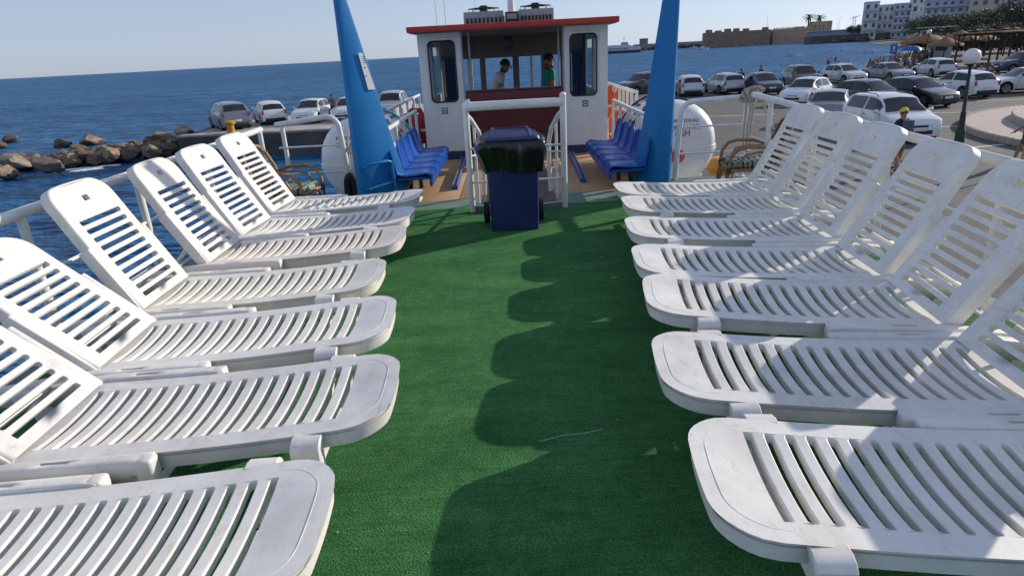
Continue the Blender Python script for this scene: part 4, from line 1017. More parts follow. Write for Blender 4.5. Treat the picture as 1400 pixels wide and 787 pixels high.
# ------------------------------------------------------------------ rattan armchairs
def cushion_mat():
    m = bpy.data.materials.new('leaf_print_cushion'); m.use_nodes = True; n = m.node_tree; bb = n.nodes['Principled BSDF']; L = n.links.new
    bb.inputs['Roughness'].default_value = .9; tc = n.nodes.new('ShaderNodeTexCoord'); wv = n.nodes.new('ShaderNodeTexWave'); wv.inputs['Scale'].default_value = 5; wv.inputs['Distortion'].default_value = 9; wv.inputs['Detail'].default_value = 2
    L(tc.outputs['Object'], wv.inputs[0]); r = n.nodes.new('ShaderNodeValToRGB'); r.color_ramp.elements[0].position = .28; r.color_ramp.elements[1].position = .42
    r.color_ramp.elements[0].color = (.018, .04, .035, 1); r.color_ramp.elements[1].color = (.24, .30, .26, 1); L(wv.outputs[0], r.inputs[0]); L(r.outputs[0], bb.inputs['Base Color']); return m
M_['cushion'] = cushion_mat()
def rattan(label, loc, rz, m2='rattan'):
    t = thing('rattan_chair', label, 'armchair', loc, rz, group='rattan armchairs by the railings')
    sz = .29; w = .27
    b = MB(); b.box((0, 0, sz-.02), (.50, .50, .03), bev=.01)
    b.tube([(.26, -w, sz-.02), (.27, -w*.6, sz-.0), (.27, w*.6, sz-.0), (.26, w, sz-.02)], .017, 8)
    for s in (-1, 1): b.tube([(.26, s*w, sz-.02), (-.24, s*w, sz-.02)], .017, 8)
    b.tube([(-.24, -w, sz-.02), (-.24, w, sz-.02)], .017, 8); b.build('seat_frame', M_['rattan'], t)
    MB().box((.01, 0, sz+.035), (.50, .48, .075), bev=.03).build('cushion', M_['cushion'], t)
    for s in (-1, 1):
        MB().tube([(-.25, s*w, sz+.20), (-.10, s*(w+.02), sz+.235), (.08, s*(w+.025), sz+.245), (.19, s*(w+.02), sz+.215), (.255, s*w, sz+.13), (.27, s*w, sz)], .020, 10).build('arm', M_[m2], t)
        MB().tube([(-.25, s*w, sz+.17), (-.05, s*w, sz+.18), (.10, s*w, sz+.15), (.17, s*w, sz+.02)], .014, 8).build('arm_brace', M_[m2], t)
        f = MB().tube([(.26, s*w, sz-.02), (.285, s*w, .15), (.29, s*(w+.02), 0)], .018, 8).build('leg', M_['rattan'], t); MB().tube([(.262, s*w, sz-.05), (.268, s*w, sz+.02)], .026, 8).build('binding', M_['rattan_dark'], f)
        MB().tube([(-.24, s*w, sz-.02), (-.28, s*w, 0)], .018, 8).build('leg', M_['rattan'], t)
        MB().tube([(.28, s*w, .04), (.20, s*w*.9, .28), (.05, s*w*.95, sz-.03)], .011, 6).build('brace', M_['rattan'], t)
    MB().tube([(.28, -w, .03), (.27, -w*.5, .24), (.265, 0, sz-.05), (.27, w*.5, .24), (.28, w, .03)], .011, 8).build('front_brace', M_['rattan'], t)
    hp = [(-.24, -w, sz-.02), (-.30, -w*1.02, sz+.25), (-.36, -w*.92, sz+.40), (-.39, -w*.6, sz+.49), (-.40, 0, sz+.525), (-.39, w*.6, sz+.49), (-.36, w*.92, sz+.40), (-.30, w*1.02, sz+.25), (-.24, w, sz-.02)]
    bk = MB().tube(hp, .022, 10).build('backrest', M_[m2], t)
    b = MB()
    for i in range(-7, 8):
        yy = i*w/8; b.tube([(-.245, yy, sz), (-.30, yy, sz+.25), (-.37+.0*abs(yy), yy, sz+.505-(.5*abs(yy))**1*.35)], .006, 5)
    for i in range(6): z = sz+.07+i*.07; x = -.25-.055*(z-sz)/.25; b.tube([(x, -w*.98, z), (x, w*.98, z)], .006, 5)
    b.build('weave', M_['rattan_dark'], bk)
rattan('rattan armchair with leaf print cushion beside the left life raft', (-2.55, 7.06, 0), R(-8))
rattan('rattan armchair with zebra print cushion beside the right life raft', (2.74, 7.26, 0), R(172))
# ================================================================== QUAYSIDE: cars, people, lamps
def lerp(a, b, t): return a+(b-a)*t
TYPES = {   # top line: (fraction from the nose, height); length, width, belt, cowl, roof front, roof rear, tail foot
 'hatch': dict(L=3.95, W=1.70, top=[(0, .48), (.012, .62), (.05, .74), (.12, .82), (.25, .93), (.43, 1.40), (.52, 1.47), (.62, 1.475), (.80, 1.42), (.885, 1.33), (.965, .95), (.985, .86), (1, .55)], belt=.92, cowl=.25, rf=.43, rr=.885, tf=.965, cw=(.345, .59, .86)),
 'suv':   dict(L=4.35, W=1.82, top=[(0, .55), (.012, .74), (.045, .90), (.10, .98), (.26, 1.06), (.40, 1.58), (.48, 1.66), (.60, 1.67), (.82, 1.63), (.90, 1.56), (.965, 1.12), (.985, 1.0), (1, .6)], belt=1.06, cowl=.26, rf=.40, rr=.90, tf=.965, cw=(.33, .58, .87)),
 'mpv':   dict(L=4.20, W=1.76, top=[(0, .50), (.012, .68), (.05, .82), (.10, .90), (.22, 1.00), (.37, 1.50), (.46, 1.58), (.60, 1.60), (.85, 1.56), (.92, 1.48), (.972, 1.02), (.988, .9), (1, .55)], belt=1.0, cowl=.22, rf=.37, rr=.92, tf=.972, cw=(.30, .56, .88)),
 'estate': dict(L=4.50, W=1.74, top=[(0, .48), (.012, .62), (.05, .74), (.12, .82), (.27, .93), (.42, 1.40), (.50, 1.46), (.65, 1.47), (.86, 1.44), (.93, 1.36), (.972, .98), (.988, .86), (1, .52)], belt=.92, cowl=.27, rf=.42, rr=.93, tf=.972, cw=(.34, .58, .90)),
 'sedan': dict(L=4.50, W=1.75, top=[(0, .48), (.012, .62), (.05, .72), (.12, .80), (.27, .90), (.42, 1.36), (.50, 1.42), (.60, 1.42), (.70, 1.36), (.84, 1.00), (.96, .93), (.985, .84), (1, .52)], belt=.90, cowl=.27, rf=.42, rr=.70, tf=.84, cw=(.34, .55, .74)),
 'pickup': dict(L=4.9, W=1.80, top=[(0, .60), (.012, .80), (.05, .95), (.10, 1.0), (.26, 1.08), (.36, 1.62), (.43, 1.72), (.52, 1.73), (.60, 1.66), (.64, 1.10), (.965, 1.08), (.985, 1.0), (1, .6)], belt=1.08, cowl=.26, rf=.36, rr=.60, tf=.64, cw=(.30, .45, .58)),
}
WR = .315
def car_proto(kind):
    T = TYPES[kind]; L_, Wd = T['L'], T['W']; hw = Wd/2
    wf, wb = .185, .80
    def top(f):
        for (a, za), (b, zb) in zip(T['top'], T['top'][1:]):
            if a <= f <= b: return lerp(za, zb, (f-a)/(b-a))
        return T['top'][-1][1]
    def pl(f):      # plan taper
        a = 1-.17*max(0, (.07-f)/.07)**1.6 - .10*max(0, (f-.94)/.06)**1.6
        return a
    def sill(f):
        z = .20+.06*max(0, (.05-f)/.05)+.08*max(0, (f-.95)/.05)
        for w in (wf, wb):
            d = (f-w)*L_
            if abs(d) < WR+.06: z = max(z, WR+math.sqrt((WR+.06)**2-d*d))
        return z
    def sec(f):
        t, w = top(f), hw*pl(f); s_ = min(sill(f), t-.12); bl = T['belt']
        cab = max(0, min(1, (t-bl-.02)/.30))
        mid = max(.55, s_+.03); belt = min(bl, t-.045); mid = min(mid, belt-.02)
        sh_w = lerp(w*.90, w*.735, cab); sh_z = lerp(t-.018, t-.055, cab)
        return [(w*.965, s_), (w, mid), (w*.975, belt), (sh_w, max(sh_z, belt+.012)), (sh_w*.72, max(sh_z, belt+.012)+ (t-sh_z)*.72), (0, t+.012)]
    fs = sorted(set([round(f, 4) for f, _ in T['top']] + [i/44 for i in range(45)] + [w+d/L_ for w in (wf, wb) for d in (-.375, -.36, -.32, -.24, -.13, 0, .13, .24, .32, .36, .375)]))
    def pt(f, k, side): y, z = sec(f)[k]; return (L_/2-f*L_, side*y, z)
    b = MB(); rows = []
    for f in fs: rows.append([pt(f, k, 1) for k in range(6)] + [pt(f, k, -1) for k in (4, 3, 2, 1, 0)])
    b.grid(rows); b.add(rows[0], [list(range(11))], 0, False); b.add(rows[-1], [list(range(11))], 0, False)
    root = thing('parked_car', '', 'car')
    b.build('body', M_['p_white'], root, angle=32)
    b = MB(); b.box((0, 0, .33), (L_*.94, Wd*.80, .36)); 
    b.build('underbody', M_['trim'], root)
    def patch(f0, f1, k0, k1, g0, g1, off, n=8, m=6, side=1):
        """glass lying a few millimetres proud of the shell, between two lines of the section"""
        out = []
        for i in range(n+1):
            f = lerp(f0, f1, i/n); S = sec(f); row = []
            for j in range(m+1):
                t = lerp(g0, g1, j/m); a, c = S[k0], S[k1]
                row.append((L_/2-f*L_, side*(lerp(a[0], c[0], t)+off), lerp(a[1], c[1], t)+off*.25))
            out.append(row)
        return out
    def wpatch(f0, f1, off, ins=.93):
        out = []
        for i in range(7):
            f = lerp(f0, f1, i/6); S = sec(f); prof = [(S[3][0]*ins, S[3][1]+.004), (S[4][0], S[4][1]), (0, S[5][1])]
            row = [(L_/2-f*L_, y, z) for y, z in prof]+[(L_/2-f*L_, -y, z) for y, z in prof[1::-1]]
            out.append([(x+off*.6*(1 if f < .5 else -1), y, z+off) for x, y, z in row])
        return out
    MB().grid(wpatch(T['cowl']+.012, T['rf']-.008, .008)).build('windscreen', M_['car_glass'], root)
    MB().grid(wpatch(T['rr']+.006, lerp(T['rr'], T['tf'], .93), .008)).build('rear_window', M_['car_glass'], root)
    a, m_, z_ = T['cw']
    for side in (1, -1):
        for f0, f1 in ((a, m_-.012), (m_+.012, z_)):
            MB().grid(patch(f0, f1, 2, 3, .10, .90, .007, side=side)).build('side_window', M_['car_glass'], root)
        # headlight, tail light, mirror, door handles
        x = L_/2-.045*L_; S = sec(.035)
        hb = MB().grid([[(L_/2-f*L_+.012, side*(lerp(S2[1][0], S2[3][0], u)*.985+.006), lerp(lerp(S2[1][1], S2[2][1], .55), S2[3][1]-.015, v)) for u, v in ((0, 0), (.0, .5), (.25, 1))] for f in (.012, .03, .06, .10) for S2 in (sec(f),)])
        q = [[(L_/2-f*L_+.010, side*(sec(f)[2][0]*w_), z) for w_, z in ((.52, sec(f)[2][1]-.13), (.55, sec(f)[2][1]-.01))] for f in (.008, .02)]
        hl = MB(); y0, y1 = side*hw*.50, side*hw*.86
        zz = top(.03)-.16
        hl.grid([[(L_/2-.004*L_+.02, y0, zz-.03), (L_/2-.016*L_+.02, y0, zz+.09)], [(L_/2-.016*L_+.022, lerp(y0, y1, .6), zz-.05), (L_/2-.034*L_+.022, lerp(y0, y1, .6), zz+.11)], [(L_/2-.05*L_+.03, y1*1.0, zz-.02), (L_/2-.075*L_+.03, y1*1.0, zz+.13)], [(L_/2-.10*L_, y1*1.115, zz+.06), (L_/2-.115*L_, y1*1.115, zz+.13)]])
        hl.build('headlight', M_['lamp_clear'], root)
        tlz = T['belt']-.14; tl = MB(); yy = hw*.905
        tl.box((-L_/2+.085, side*(yy-.05), tlz+.03), (.15, .13, .26), bev=.03); tl.build('tail_light', M_['lamp_red'], root)
        mr = MB(); cx = L_/2-(a-.02)*L_; mr.ball((cx, side*(hw+.09), T['belt']+.06), (.06, .10, .075), 0, 10, 6); mr.build('wing_mirror', M_['p_white'], root)
        MB().box((L_/2-(m_-.03)*L_, side*(hw*.985+.006), T['belt']-.11), (.16, .02, .03), bev=.006).build('door_handle', M_['trim'], root)
        for w in (wf, wb):
            X = Matrix.Translation((L_/2-w*L_, side*(hw-.10), WR)) @ Matrix.Rotation(math.pi/2, 4, 'X')
            ty = MB().lathe([(.17, -.10), (WR-.02, -.10), (WR, -.07), (WR, .07), (WR-.02, .10), (.17, .10)], 24, 0, X).build('wheel', M_['tyre'], root)
            rb = MB(); rb.lathe([(.02, .03*side*-1), (.10, -side*.085), (.205, -side*.104), (.215, -side*.06)], 20, 0, X, caps=False)
            for q in range(5):
                aa = 2*math.pi*q/5; rb.add([X @ Vector((r*math.cos(aa+d), r*math.sin(aa+d), -side*h)) for r, d, h in ((.05, -.5, .10), (.20, -.13, .106), (.20, .13, .106), (.05, .5, .10))], [[0, 1, 2, 3]], 0, False)
            rb.build('rim', M_['rim'], ty)
    for side in (1, -1):
        for f in (a-.035, m_, z_-.015):
            S = sec(f); pts = [(L_/2-f*L_, side*(lerp(S[k][0], S[k+1][0], t)+.001), lerp(S[k][1], S[k+1][1], t)) for k, t in ((0, .2), (0, .6), (1, 0), (1, .5), (2, 0))]
            MB().tube(pts, .007, 5).build('door_seam', M_['trim'], root)
        MB().box((L_/2-.49*L_, side*(hw*.968), .235), (L_*.40, .03, .07), bev=.01).build('side_sill', M_['trim'], root)
    # grille, bumpers, plates
    nz = -.0
    g = MB(); g.box((L_/2+.002, 0, .40), (.03, Wd*.52, .13), bev=.012); g.build('grille', M_['trim'], root)
    g = MB(); g.box((L_/2-.012, 0, top(.012)-.075), (.03, Wd*.34, .07), bev=.012); g.build('upper_grille', M_['trim'], root)
    g = MB(); g.box((-L_/2+.0, 0, .36), (.05, Wd*.74, .16), bev=.02); g.build('rear_bumper', M_['trim'], root)
    for x, z in ((L_/2+.022, .50), (-L_/2-.008 if kind != 'sedan' else -L_/2-.008, .58)): MB().box((x, 0, z), (.012, .50, .11), bev=.003).build('number_plate', M_['plate'], root)
    if kind in ('suv', 'mpv', 'estate'):
        for side in (1, -1):
            S = sec(.6); MB().tube([(L_/2-f*L_, side*(sec(f)[3][0]-.02), sec(f)[3][1]+.075-(.05 if f in (T['rf']+.06, T['rr']-.02) else 0)) for f in (T['rf']+.06, T['rf']+.10, .62, T['rr']-.06, T['rr']-.02)], .016, 6).build('roof_rail', M_['trim'], root)
    return root
def on(u, v, z=QUAY): p = at(u, v, z); return p.x, p.y
CARS = [   # kind, paint, pixel of the middle of the footprint, heading (deg from +X), label
 ('suv', 'p_grey', 316, 175, 126, 'silver grey off-roader parked at the left end of the jetty'),
 ('hatch', 'p_white', 371, 168, 119, 'white hatchback seen from behind on the jetty, second from its left end'),
 ('hatch', 'p_white', 429, 166, -92, 'white hatchback facing the camera on the jetty, third from its left end'),
 ('hatch', 'p_white', 481, 163, -94, 'white hatchback half hidden by the left blue post'),
 ('pickup', 'p_pale', 541, 160, -96, 'pale pickup facing the camera between the left blue post and wheelhouse'),
 ('suv', 'p_char', 878, 128, -150, 'charcoal off-roader half hidden by the right blue post'),
 ('hatch', 'p_pale', 941, 130, 84, 'pale silver hatchback seen from behind just right of the blue post'),
 ('estate', 'p_silver', 988, 127, 94, 'silver estate car with roof rails seen from behind by the sea'),
 ('hatch', 'p_navy', 1042, 128, -92, 'dark navy hatchback facing the camera beside the silver estate'),
 ('suv', 'p_char', 1094, 119, -94, 'dark off-roader parked by the sea behind a white hatchback'),
 ('hatch', 'p_white', 1100, 141, -136, 'white hatchback with black window in the middle of the car park, nose to the left'),
 ('hatch', 'p_pale', 1152, 113, -82, 'pale silver hatchback with large dark grille near the water'),
 ('sedan', 'p_grey', 1212, 110, -84, 'grey sedan behind the black hatchback, mostly its roof visible'),
 ('sedan', 'p_grey', 1133, 165, 58, 'grey sedan just behind the farthest right loungers, only its roof visible'),
 ('hatch', 'p_char', 1186, 148, -70, 'charcoal hatchback between the white minivan and the black hatchback'),
 ('mpv', 'p_white', 1210, 187, -92, 'white minivan with dark roof rails behind the man in a yellow cap'),
 ('hatch', 'p_black', 1250, 144, -76, 'glossy black hatchback with pale headlights in mid car park'),
 ('hatch', 'p_white', 1308, 132, 98, 'white hatchback seen from behind beside the green lamp post'),
 ('hatch', 'p_pale', 1274, 104, 88, 'pale silver hatchback seen from behind near the beach umbrellas'),
 ('sedan', 'p_pale', 1398, 126, 172, 'pale silver sedan in profile at the right picture edge'),
 ('suv', 'p_navy', 1396, 98, 178, 'dark off-roader far right below the reed roof'),
]
PROT = {}
for i, (k, p, u, v, h, lab) in enumerate(CARS):
    if k not in PROT: o = PROT[k] = car_proto(k)
    else: o = copy_tree(PROT[k])
    x, y = on(u, v); o.location = (x, y, QUAY+.004); o.rotation_euler = (0, 0, R(h))
    o['label'] = lab; o['group'] = 'cars parked on the quay'
    for c in kids(o):
        if c.name.startswith(('body', 'wing_mirror')): setmat(c, M_[p])

# ------------------------------------------------------------------ people
BONES = dict(pelvis=(0, 0, .92), waist=(0, 0, 1.06), chest=(0, .01, 1.28), neck=(0, 0, 1.46), headb=(0, .015, 1.54), head=(0, .025, 1.62), crown=(0, .015, 1.70))
def person_mesh(name, pose, shirt, trousers, skin='skin', shoes='trim', shorts=False, sleeve=.55, bare=False):
    """one continuous body grown over a posed skeleton; y is forward"""
    J = dict(BONES); J.update(shl=(-.17, 0, 1.40), shr=(.17, 0, 1.40), ell=(-.24, -.03, 1.13), elr=(.24, -.03, 1.13), wrl=(-.25, .05, .88), wrr=(.25, .05, .88),
        hal=(-.245, .08, .80), har=(.245, .08, .80), hil=(-.09, 0, .90), hir=(.09, 0, .90), knl=(-.10, .02, .49), knr=(.10, .02, .49), anl=(-.10, -.02, .08), anr=(.10, -.02, .08), tol=(-.11, .15, .035), tor=(.11, .15, .035))
    J.update(pose); ids = list(J); ix = {k: i for i, k in enumerate(ids)}
    E_ = [('pelvis', 'waist'), ('waist', 'chest'), ('chest', 'neck'), ('neck', 'headb'), ('headb', 'head'), ('head', 'crown'), ('chest', 'shl'), ('chest', 'shr'), ('shl', 'ell'), ('shr', 'elr'), ('ell', 'wrl'), ('elr', 'wrr'), ('wrl', 'hal'), ('wrr', 'har'),
          ('pelvis', 'hil'), ('pelvis', 'hir'), ('hil', 'knl'), ('hir', 'knr'), ('knl', 'anl'), ('knr', 'anr'), ('anl', 'tol'), ('anr', 'tor')]
    rad = dict(pelvis=(.155, .115), waist=(.15, .105), chest=(.165, .115), neck=(.062, .062), headb=(.07, .08), head=(.088, .105), crown=(.06, .07), shl=(.07, .07), shr=(.07, .07), ell=(.047, .047), elr=(.047, .047), wrl=(.032, .032), wrr=(.032, .032), hal=(.042, .022), har=(.042, .022),
        hil=(.095, .10), hir=(.095, .10), knl=(.062, .065), knr=(.062, .065), anl=(.042, .045), anr=(.042, .045), tol=(.042, .03), tor=(.042, .03))
    me = bpy.data.meshes.new('skeleton'); me.from_pydata([J[k] for k in ids], [(ix[a], ix[b]) for a, b in E_], [])
    o = bpy.data.objects.new('skeleton', me); COL.objects.link(o)
    o.modifiers.new('skin', 'SKIN'); sk = me.skin_vertices[0].data
    for k in ids: sk[ix[k]].radius = rad[k]; sk[ix[k]].use_root = (k == 'pelvis')
    s2 = o.modifiers.new('sub', 'SUBSURF'); s2.levels = 2
    dg = bpy.context.evaluated_depsgraph_get(); out = bpy.data.meshes.new_from_object(o.evaluated_get(dg)); out.name = name
    bpy.data.objects.remove(o); bpy.data.meshes.remove(me)
    out.materials.clear()
    for m in (skin, shirt, trousers, shoes): out.materials.append(M_[m])
    V = {k: Vector(p) for k, p in J.items()}
    for p in out.polygons:
        c = p.center; best = None
        for a, b in E_:
            A, B = V[a], V[b]; d = B-A; t = max(0, min(1, (c-A).dot(d)/max(d.length_squared, 1e-6))); q = (c-(A+d*t)).length
            q /= max(rad[a][0], .05)
            if best is None or q < best[0]: best = (q, a, b, t)
        _, a, b, t = best; m = 0
        if a in ('pelvis', 'waist', 'chest') and b in ('waist', 'chest', 'shl', 'shr'): m = 0 if bare else 1
        if a == 'pelvis' and (b in ('hil', 'hir') or t < .55): m = 2
        if a == 'chest' and b == 'neck': m = (0 if bare else 1) if t < .78 else 0
        if a in ('shl', 'shr'): m = 1 if (t < sleeve and not bare) else 0
        if a in ('hil', 'hir'): m = 2 if (not shorts or t < .82) else 0
        if a in ('knl', 'knr'): m = 2 if not shorts else 0
        if a in ('anl', 'anr'): m = 3
        p.material_index = m; p.use_smooth = True
    return out, V
def person(label, loc, rz, pose, shirt, trousers, hair='hair', scale=1.0, hat=None, group=None, mesh=None, face=True, **kw):
    t = thing('person', label, 'person', loc, rz, group); t.scale = (scale,)*3
    me, V = person_mesh('body', pose, shirt, trousers, **kw); link('body', me, t)
    h = V['head']; up = (V['crown']-V['headb']).normalized(); f = Vector((0, 1, 0)); f = (f-up*f.dot(up)).normalized()
    if 'face' in pose: pass
    X = Matrix.Translation(h); 
    b = MB()
    prof = []
    for i in range(9):
        a = math.pi*(.5*i/8); prof.append((math.cos(a)*.098, math.sin(a)*.105))
    def hairshape(p): return p
    T = Matrix.Translation(h+up*.02-f*.016) @ Matrix.Rotation(R(-22), 4, 'X')
    b.lathe([(.100, -.035), (.104, .0)]+[(r*1.04, z) for r, z in prof[1:]], 16, 0, T)
    if hat:
        b2 = MB(); b2.lathe([(.108, -.012), (.112, .01)]+[(r*1.12, z*.95+.01) for r, z in prof[1:]], 18, 0, Matrix.Translation(h+up*.045))
        cap = b2.build('cap', M_[hat], t)
        bb = MB(); bb.add([tuple(h+up*.04+f*y+Vector((x, 0, 0))) for x, y in ((-.09, .07), (-.07, .16), (0, .19), (.07, .16), (.09, .07))] + [tuple(h+up*.028+f*y+Vector((x, 0, 0))) for x, y in ((-.09, .07), (-.07, .16), (0, .19), (.07, .16), (.09, .07))], [[0, 1, 2, 3, 4], [9, 8, 7, 6, 5]]+[[i, (i+1) % 5, 5+(i+1) % 5, 5+i] for i in range(5)], 0, False); bb.build('peak', M_[hat], cap)
    b.build('hair', M_[hair], t)
    if face:
        b = MB(); b.ball(h+f*.112-up*.015, (.014, .02, .022), 0, 8, 5)
        for s in (-1, 1): b.ball(h+Vector((s*.098, 0, 0))-up*.01, (.012, .022, .032), 0, 8, 5)
        b.build('nose_and_ears', M_['skin'], t)
        b = MB()
        for s in (-1, 1): b.ball(h+f*.103+Vector((s*.034, 0, 0))+up*.018, (.012, .007, .007), 0, 8, 4)
        b.ball(h+f*.100-up*.055, (.024, .008, .006), 0, 8, 4); b.build('eyes_and_mouth', M_['hair'], t)
    # fingers
    b = MB()
    for w, hnd, s in (('wrl', 'hal', -1), ('wrr', 'har', 1)):
        d = (V[hnd]-V[w]).normalized(); sd_ = d.cross(Vector((0, 0, 1)) if abs(d.z) < .9 else Vector((1, 0, 0))).normalized(); nn = sd_.cross(d)
        for k in range(4):
            p0 = V[hnd]+sd_*(-.027+.018*k)+d*.012; ln = (.058, .07, .066, .05)[k]
            b.tube([p0, p0+d*ln*.5+nn*.006, p0+d*ln+nn*.022], [.009, .0085, .007], 6)
        p0 = V[hnd]-d*.03-sd_*.034; b.tube([p0, p0+d*.03-sd_*.02, p0+d*.06-sd_*.016+nn*.014], [.011, .010, .008], 6)
    b.build('fingers', M_['skin'], t)
    return t, V
STAND = {}
p = at(1238, 147, -.33)
man, V = person('man in a yellow cap with a grey backpack walking away past the white minivan', (p.x, p.y, QUAY), R(10), dict(ell=(-.29, .0, 1.15), elr=(.29, .0, 1.15), wrl=(-.27, .14, .98), wrr=(.27, .14, .98), hal=(-.25, .21, .95), har=(.25, .21, .95), anl=(-.10, -.22, .10), knl=(-.10, -.04, .50), tol=(-.10, -.06, .04), anr=(.10, .14, .08), tor=(.10, .30, .05)), 'cloth_navy', 'cloth_grey', hat='cap_yellow', sleeve=.75, shorts=True)
b = MB(); b.box((0, -.20, 1.23), (.30, .17, .46), bev=.06); b.box((0, -.285, 1.13), (.22, .06, .20), bev=.025); bp_ = b.build('backpack', M_['cloth_grey'], man)
for s in (-1, 1): MB().tube([(s*.10, -.13, 1.44), (s*.11, .0, 1.47), (s*.12, .11, 1.40), (s*.13, .125, 1.25), (s*.14, .0, 1.10)], .018, 6).build('strap', M_['cloth_navy'], bp_)
MB().box((0, -.318, 1.14), (.012, .004, .16)).build('zip', M_['alu'], bp_)
x, y = on(1335, 128)
person('person in a white shirt and dark hat walking off beyond the lamp globe', (x, y, QUAY), R(-25), dict(anl=(-.10, -.18, .10), tol=(-.10, -.03, .05), anr=(.10, .12, .08), tor=(.10, .28, .04)), 'cloth_white', 'cloth_navy', hat='cloth_navy', group='couple walking to the beach')
x, y = on(1346, 128)
w_, V = person('woman in a plum dress carrying a pale bag beyond the white hatchback', (x, y, QUAY), R(-25), dict(anl=(-.09, .14, .08), tol=(-.09, .29, .05), anr=(.09, -.14, .1), tor=(.09, .0, .04)), 'cloth_plum', 'cloth_plum', scale=.96, group='couple walking to the beach', shorts=True, sleeve=.1)
MB().box((.30, .05, .78), (.10, .26, .30), bev=.04).build('bag', M_['cloth_white'], w_)
x, y = on(1396, 224)
person('bare-legged walker in plum shorts striding at the right picture edge', (x, y, QUAY), R(25), dict(anl=(-.10, -.32, .16), knl=(-.10, .0, .50), tol=(-.10, -.20, .05), anr=(.10, .26, .08), knr=(.10, .18, .50), tor=(.10, .42, .06), wrl=(-.27, .18, .95), hal=(-.27, .24, .89)), 'cloth_plum', 'cloth_plum', shorts=True)
x, y = on(1003, 127)
person('person in dark clothes standing between the silver estate and navy hatchback', (x+.3, y-.5, QUAY), R(170), {}, 'cloth_navy', 'cloth_plum', group='people beside the parked cars')
x, y = on(1062, 122)
person('person with long dark hair by the sea behind the navy hatchback', (x, y+3.5, QUAY), R(120), {}, 'cloth_plum', 'cloth_navy', group='people beside the parked cars', scale=.97)
x, y = on(458, 166)
person('person in dark clothes between two white hatchbacks on the jetty', (x, y, QUAY), R(200), dict(elr=(.26, .06, 1.16), wrr=(.16, .26, 1.12), har=(.12, .32, 1.12)), 'cloth_grey', 'cloth_navy', group='people beside the parked cars')
person('person leaning on the car door behind the left blue post', (on(470, 160)[0], on(470, 160)[1]+2, QUAY), R(150), {}, 'cloth_navy', 'cloth_navy', group='people beside the parked cars')
# the two men in the wheelhouse
pm_ = at_y(676, 100, 12.55)
person('older man in a pale shirt stooping at the helm inside the wheelhouse', (pm_.x, 12.55, ZF), R(-78), dict(chest=(0, .07, 1.26), neck=(0, .14, 1.43), headb=(0, .19, 1.49), head=(0, .225, 1.56), crown=(0, .22, 1.64), shl=(-.17, .10, 1.37), shr=(.17, .10, 1.37), ell=(-.26, .0, 1.14), elr=(.27, .02, 1.14), wrl=(-.22, .20, 1.02), wrr=(.24, .22, 1.0), hal=(-.19, .28, 1.0), har=(.21, .30, .98)), 'cloth_white', 'cloth_navy', scale=1.0, hair='hair')
pm2 = at_y(750, 100, 12.5)
person('man in a sea green shirt facing right inside the wheelhouse', (pm2.x, 12.5, ZF), R(-70), dict(ell=(-.26, -.02, 1.14), wrl=(-.24, .18, 1.06), hal=(-.22, .26, 1.08)), 'cloth_green', 'cloth_navy', scale=1.0)

# ------------------------------------------------------------------ lamp posts, signs, bollards
def lamp(label, u, v, z_top, hgt=None, gr='globe lamp posts'):
    x, y = on(u, v); t = thing('street_lamp', label, 'street lamp', (x, y, QUAY), group=gr); h = hgt
    b = MB(); b.lathe([(.20, 0), (.20, .10), (.16, .14), (.145, .55), (.13, .62), (.10, .68), (.085, 1.0), (.075, 1.15), (.085, 1.18), (.06, 1.22), (.045, h-.30), (.04, h-.12), (.08, h-.08), (.10, h-.02)], 14)
    b.build('post', M_['post_green'], t, angle=50)
    MB().ball((0, 0, h+.20), 0.25, 0, 20, 14).build('globe', M_['globe'], t)
    MB().lathe([(.16, h-.03), (.17, h), (.12, h+.02)], 14).build('globe_collar', M_['post_green'], t)
    return t
lamp('dark green lamp post with white globe beside the paved island', 1310, 204, .5, 2.68).rotation_euler = (0, R(-3.2), 0)
lamp('far lamp post with white globe in front of the reed parasols', 1262, 92, .5, 3.3)
def sign(label, u, v, h, w, hh, m):
    x, y = on(u, v); t = thing('road_sign', label, 'sign', (x, y, QUAY), R(-30))
    MB().tube([(0, 0, 0), (0, 0, h)], .035, 8).build('pole', M_['alu'], t); MB().box((0, -.05, h-hh/2), (w, .03, hh), bev=.01).build('plate', M_[m], t)
    b = MB(); b.box((0, -.069, h-hh*.36), (w*.22, .006, hh*.34)); b.box((0, -.069, h-hh*.72), (w*.5, .006, hh*.07)); b.build('mark', M_['sign_white'], t)
sign('tall blue rectangular sign at the edge of the beach', 1217, 100, 2.6, .60, .85, 'sign_blue')
x, y = on(1393, 236); t = thing('sign_pole', 'thin grey pole by the walker at the right picture edge', 'pole', (x, y, QUAY))
MB().tube([(0, 0, 0), (0, 0, 3.0)], .03, 8).build('pole', M_['alu'], t); MB().lathe([(.09, 0), (.09, .03), (.04, .05)], 12).build('foot', M_['alu'], t)
def bollard(label, x, y, s=1.0):
    t = thing('mooring_bollard', label, 'bollard', (x, y, QUAY), group='yellow mooring bollards'); t.scale = (s, s, s)
    MB().lathe([(.30, 0), (.30, .06), (.20, .10), (.17, .42), (.20, .48), (.27, .54), (.28, .62), (.20, .68)], 18).build('post', M_['yellow_orange'], t)
    MB().lathe([(.36, 0), (.36, .035), (.33, .045)], 18).build('flange', M_['dark'], t)
bollard('yellow mooring bollard on the jetty in front of the silver off-roader', *on(317, 184), 1.15)
bollard('yellow mooring bollard on the quay behind the right life raft', 5.15, 15.4, 1.55)
x, y = on(1020, 248); t = thing('fender_crate', 'low amber crate on the quay below the right rattan chair', 'crate', (4.95, 12.3, QUAY), R(12))
MB().box((0, 0, .28), (.9, .6, .54), bev=.03).build('crate_body', M_['yellow_orange'], t); MB().box((0, 0, .565), (.94, .64, .04), bev=.01).build('crate_lid', M_['yellow_orange'], t)

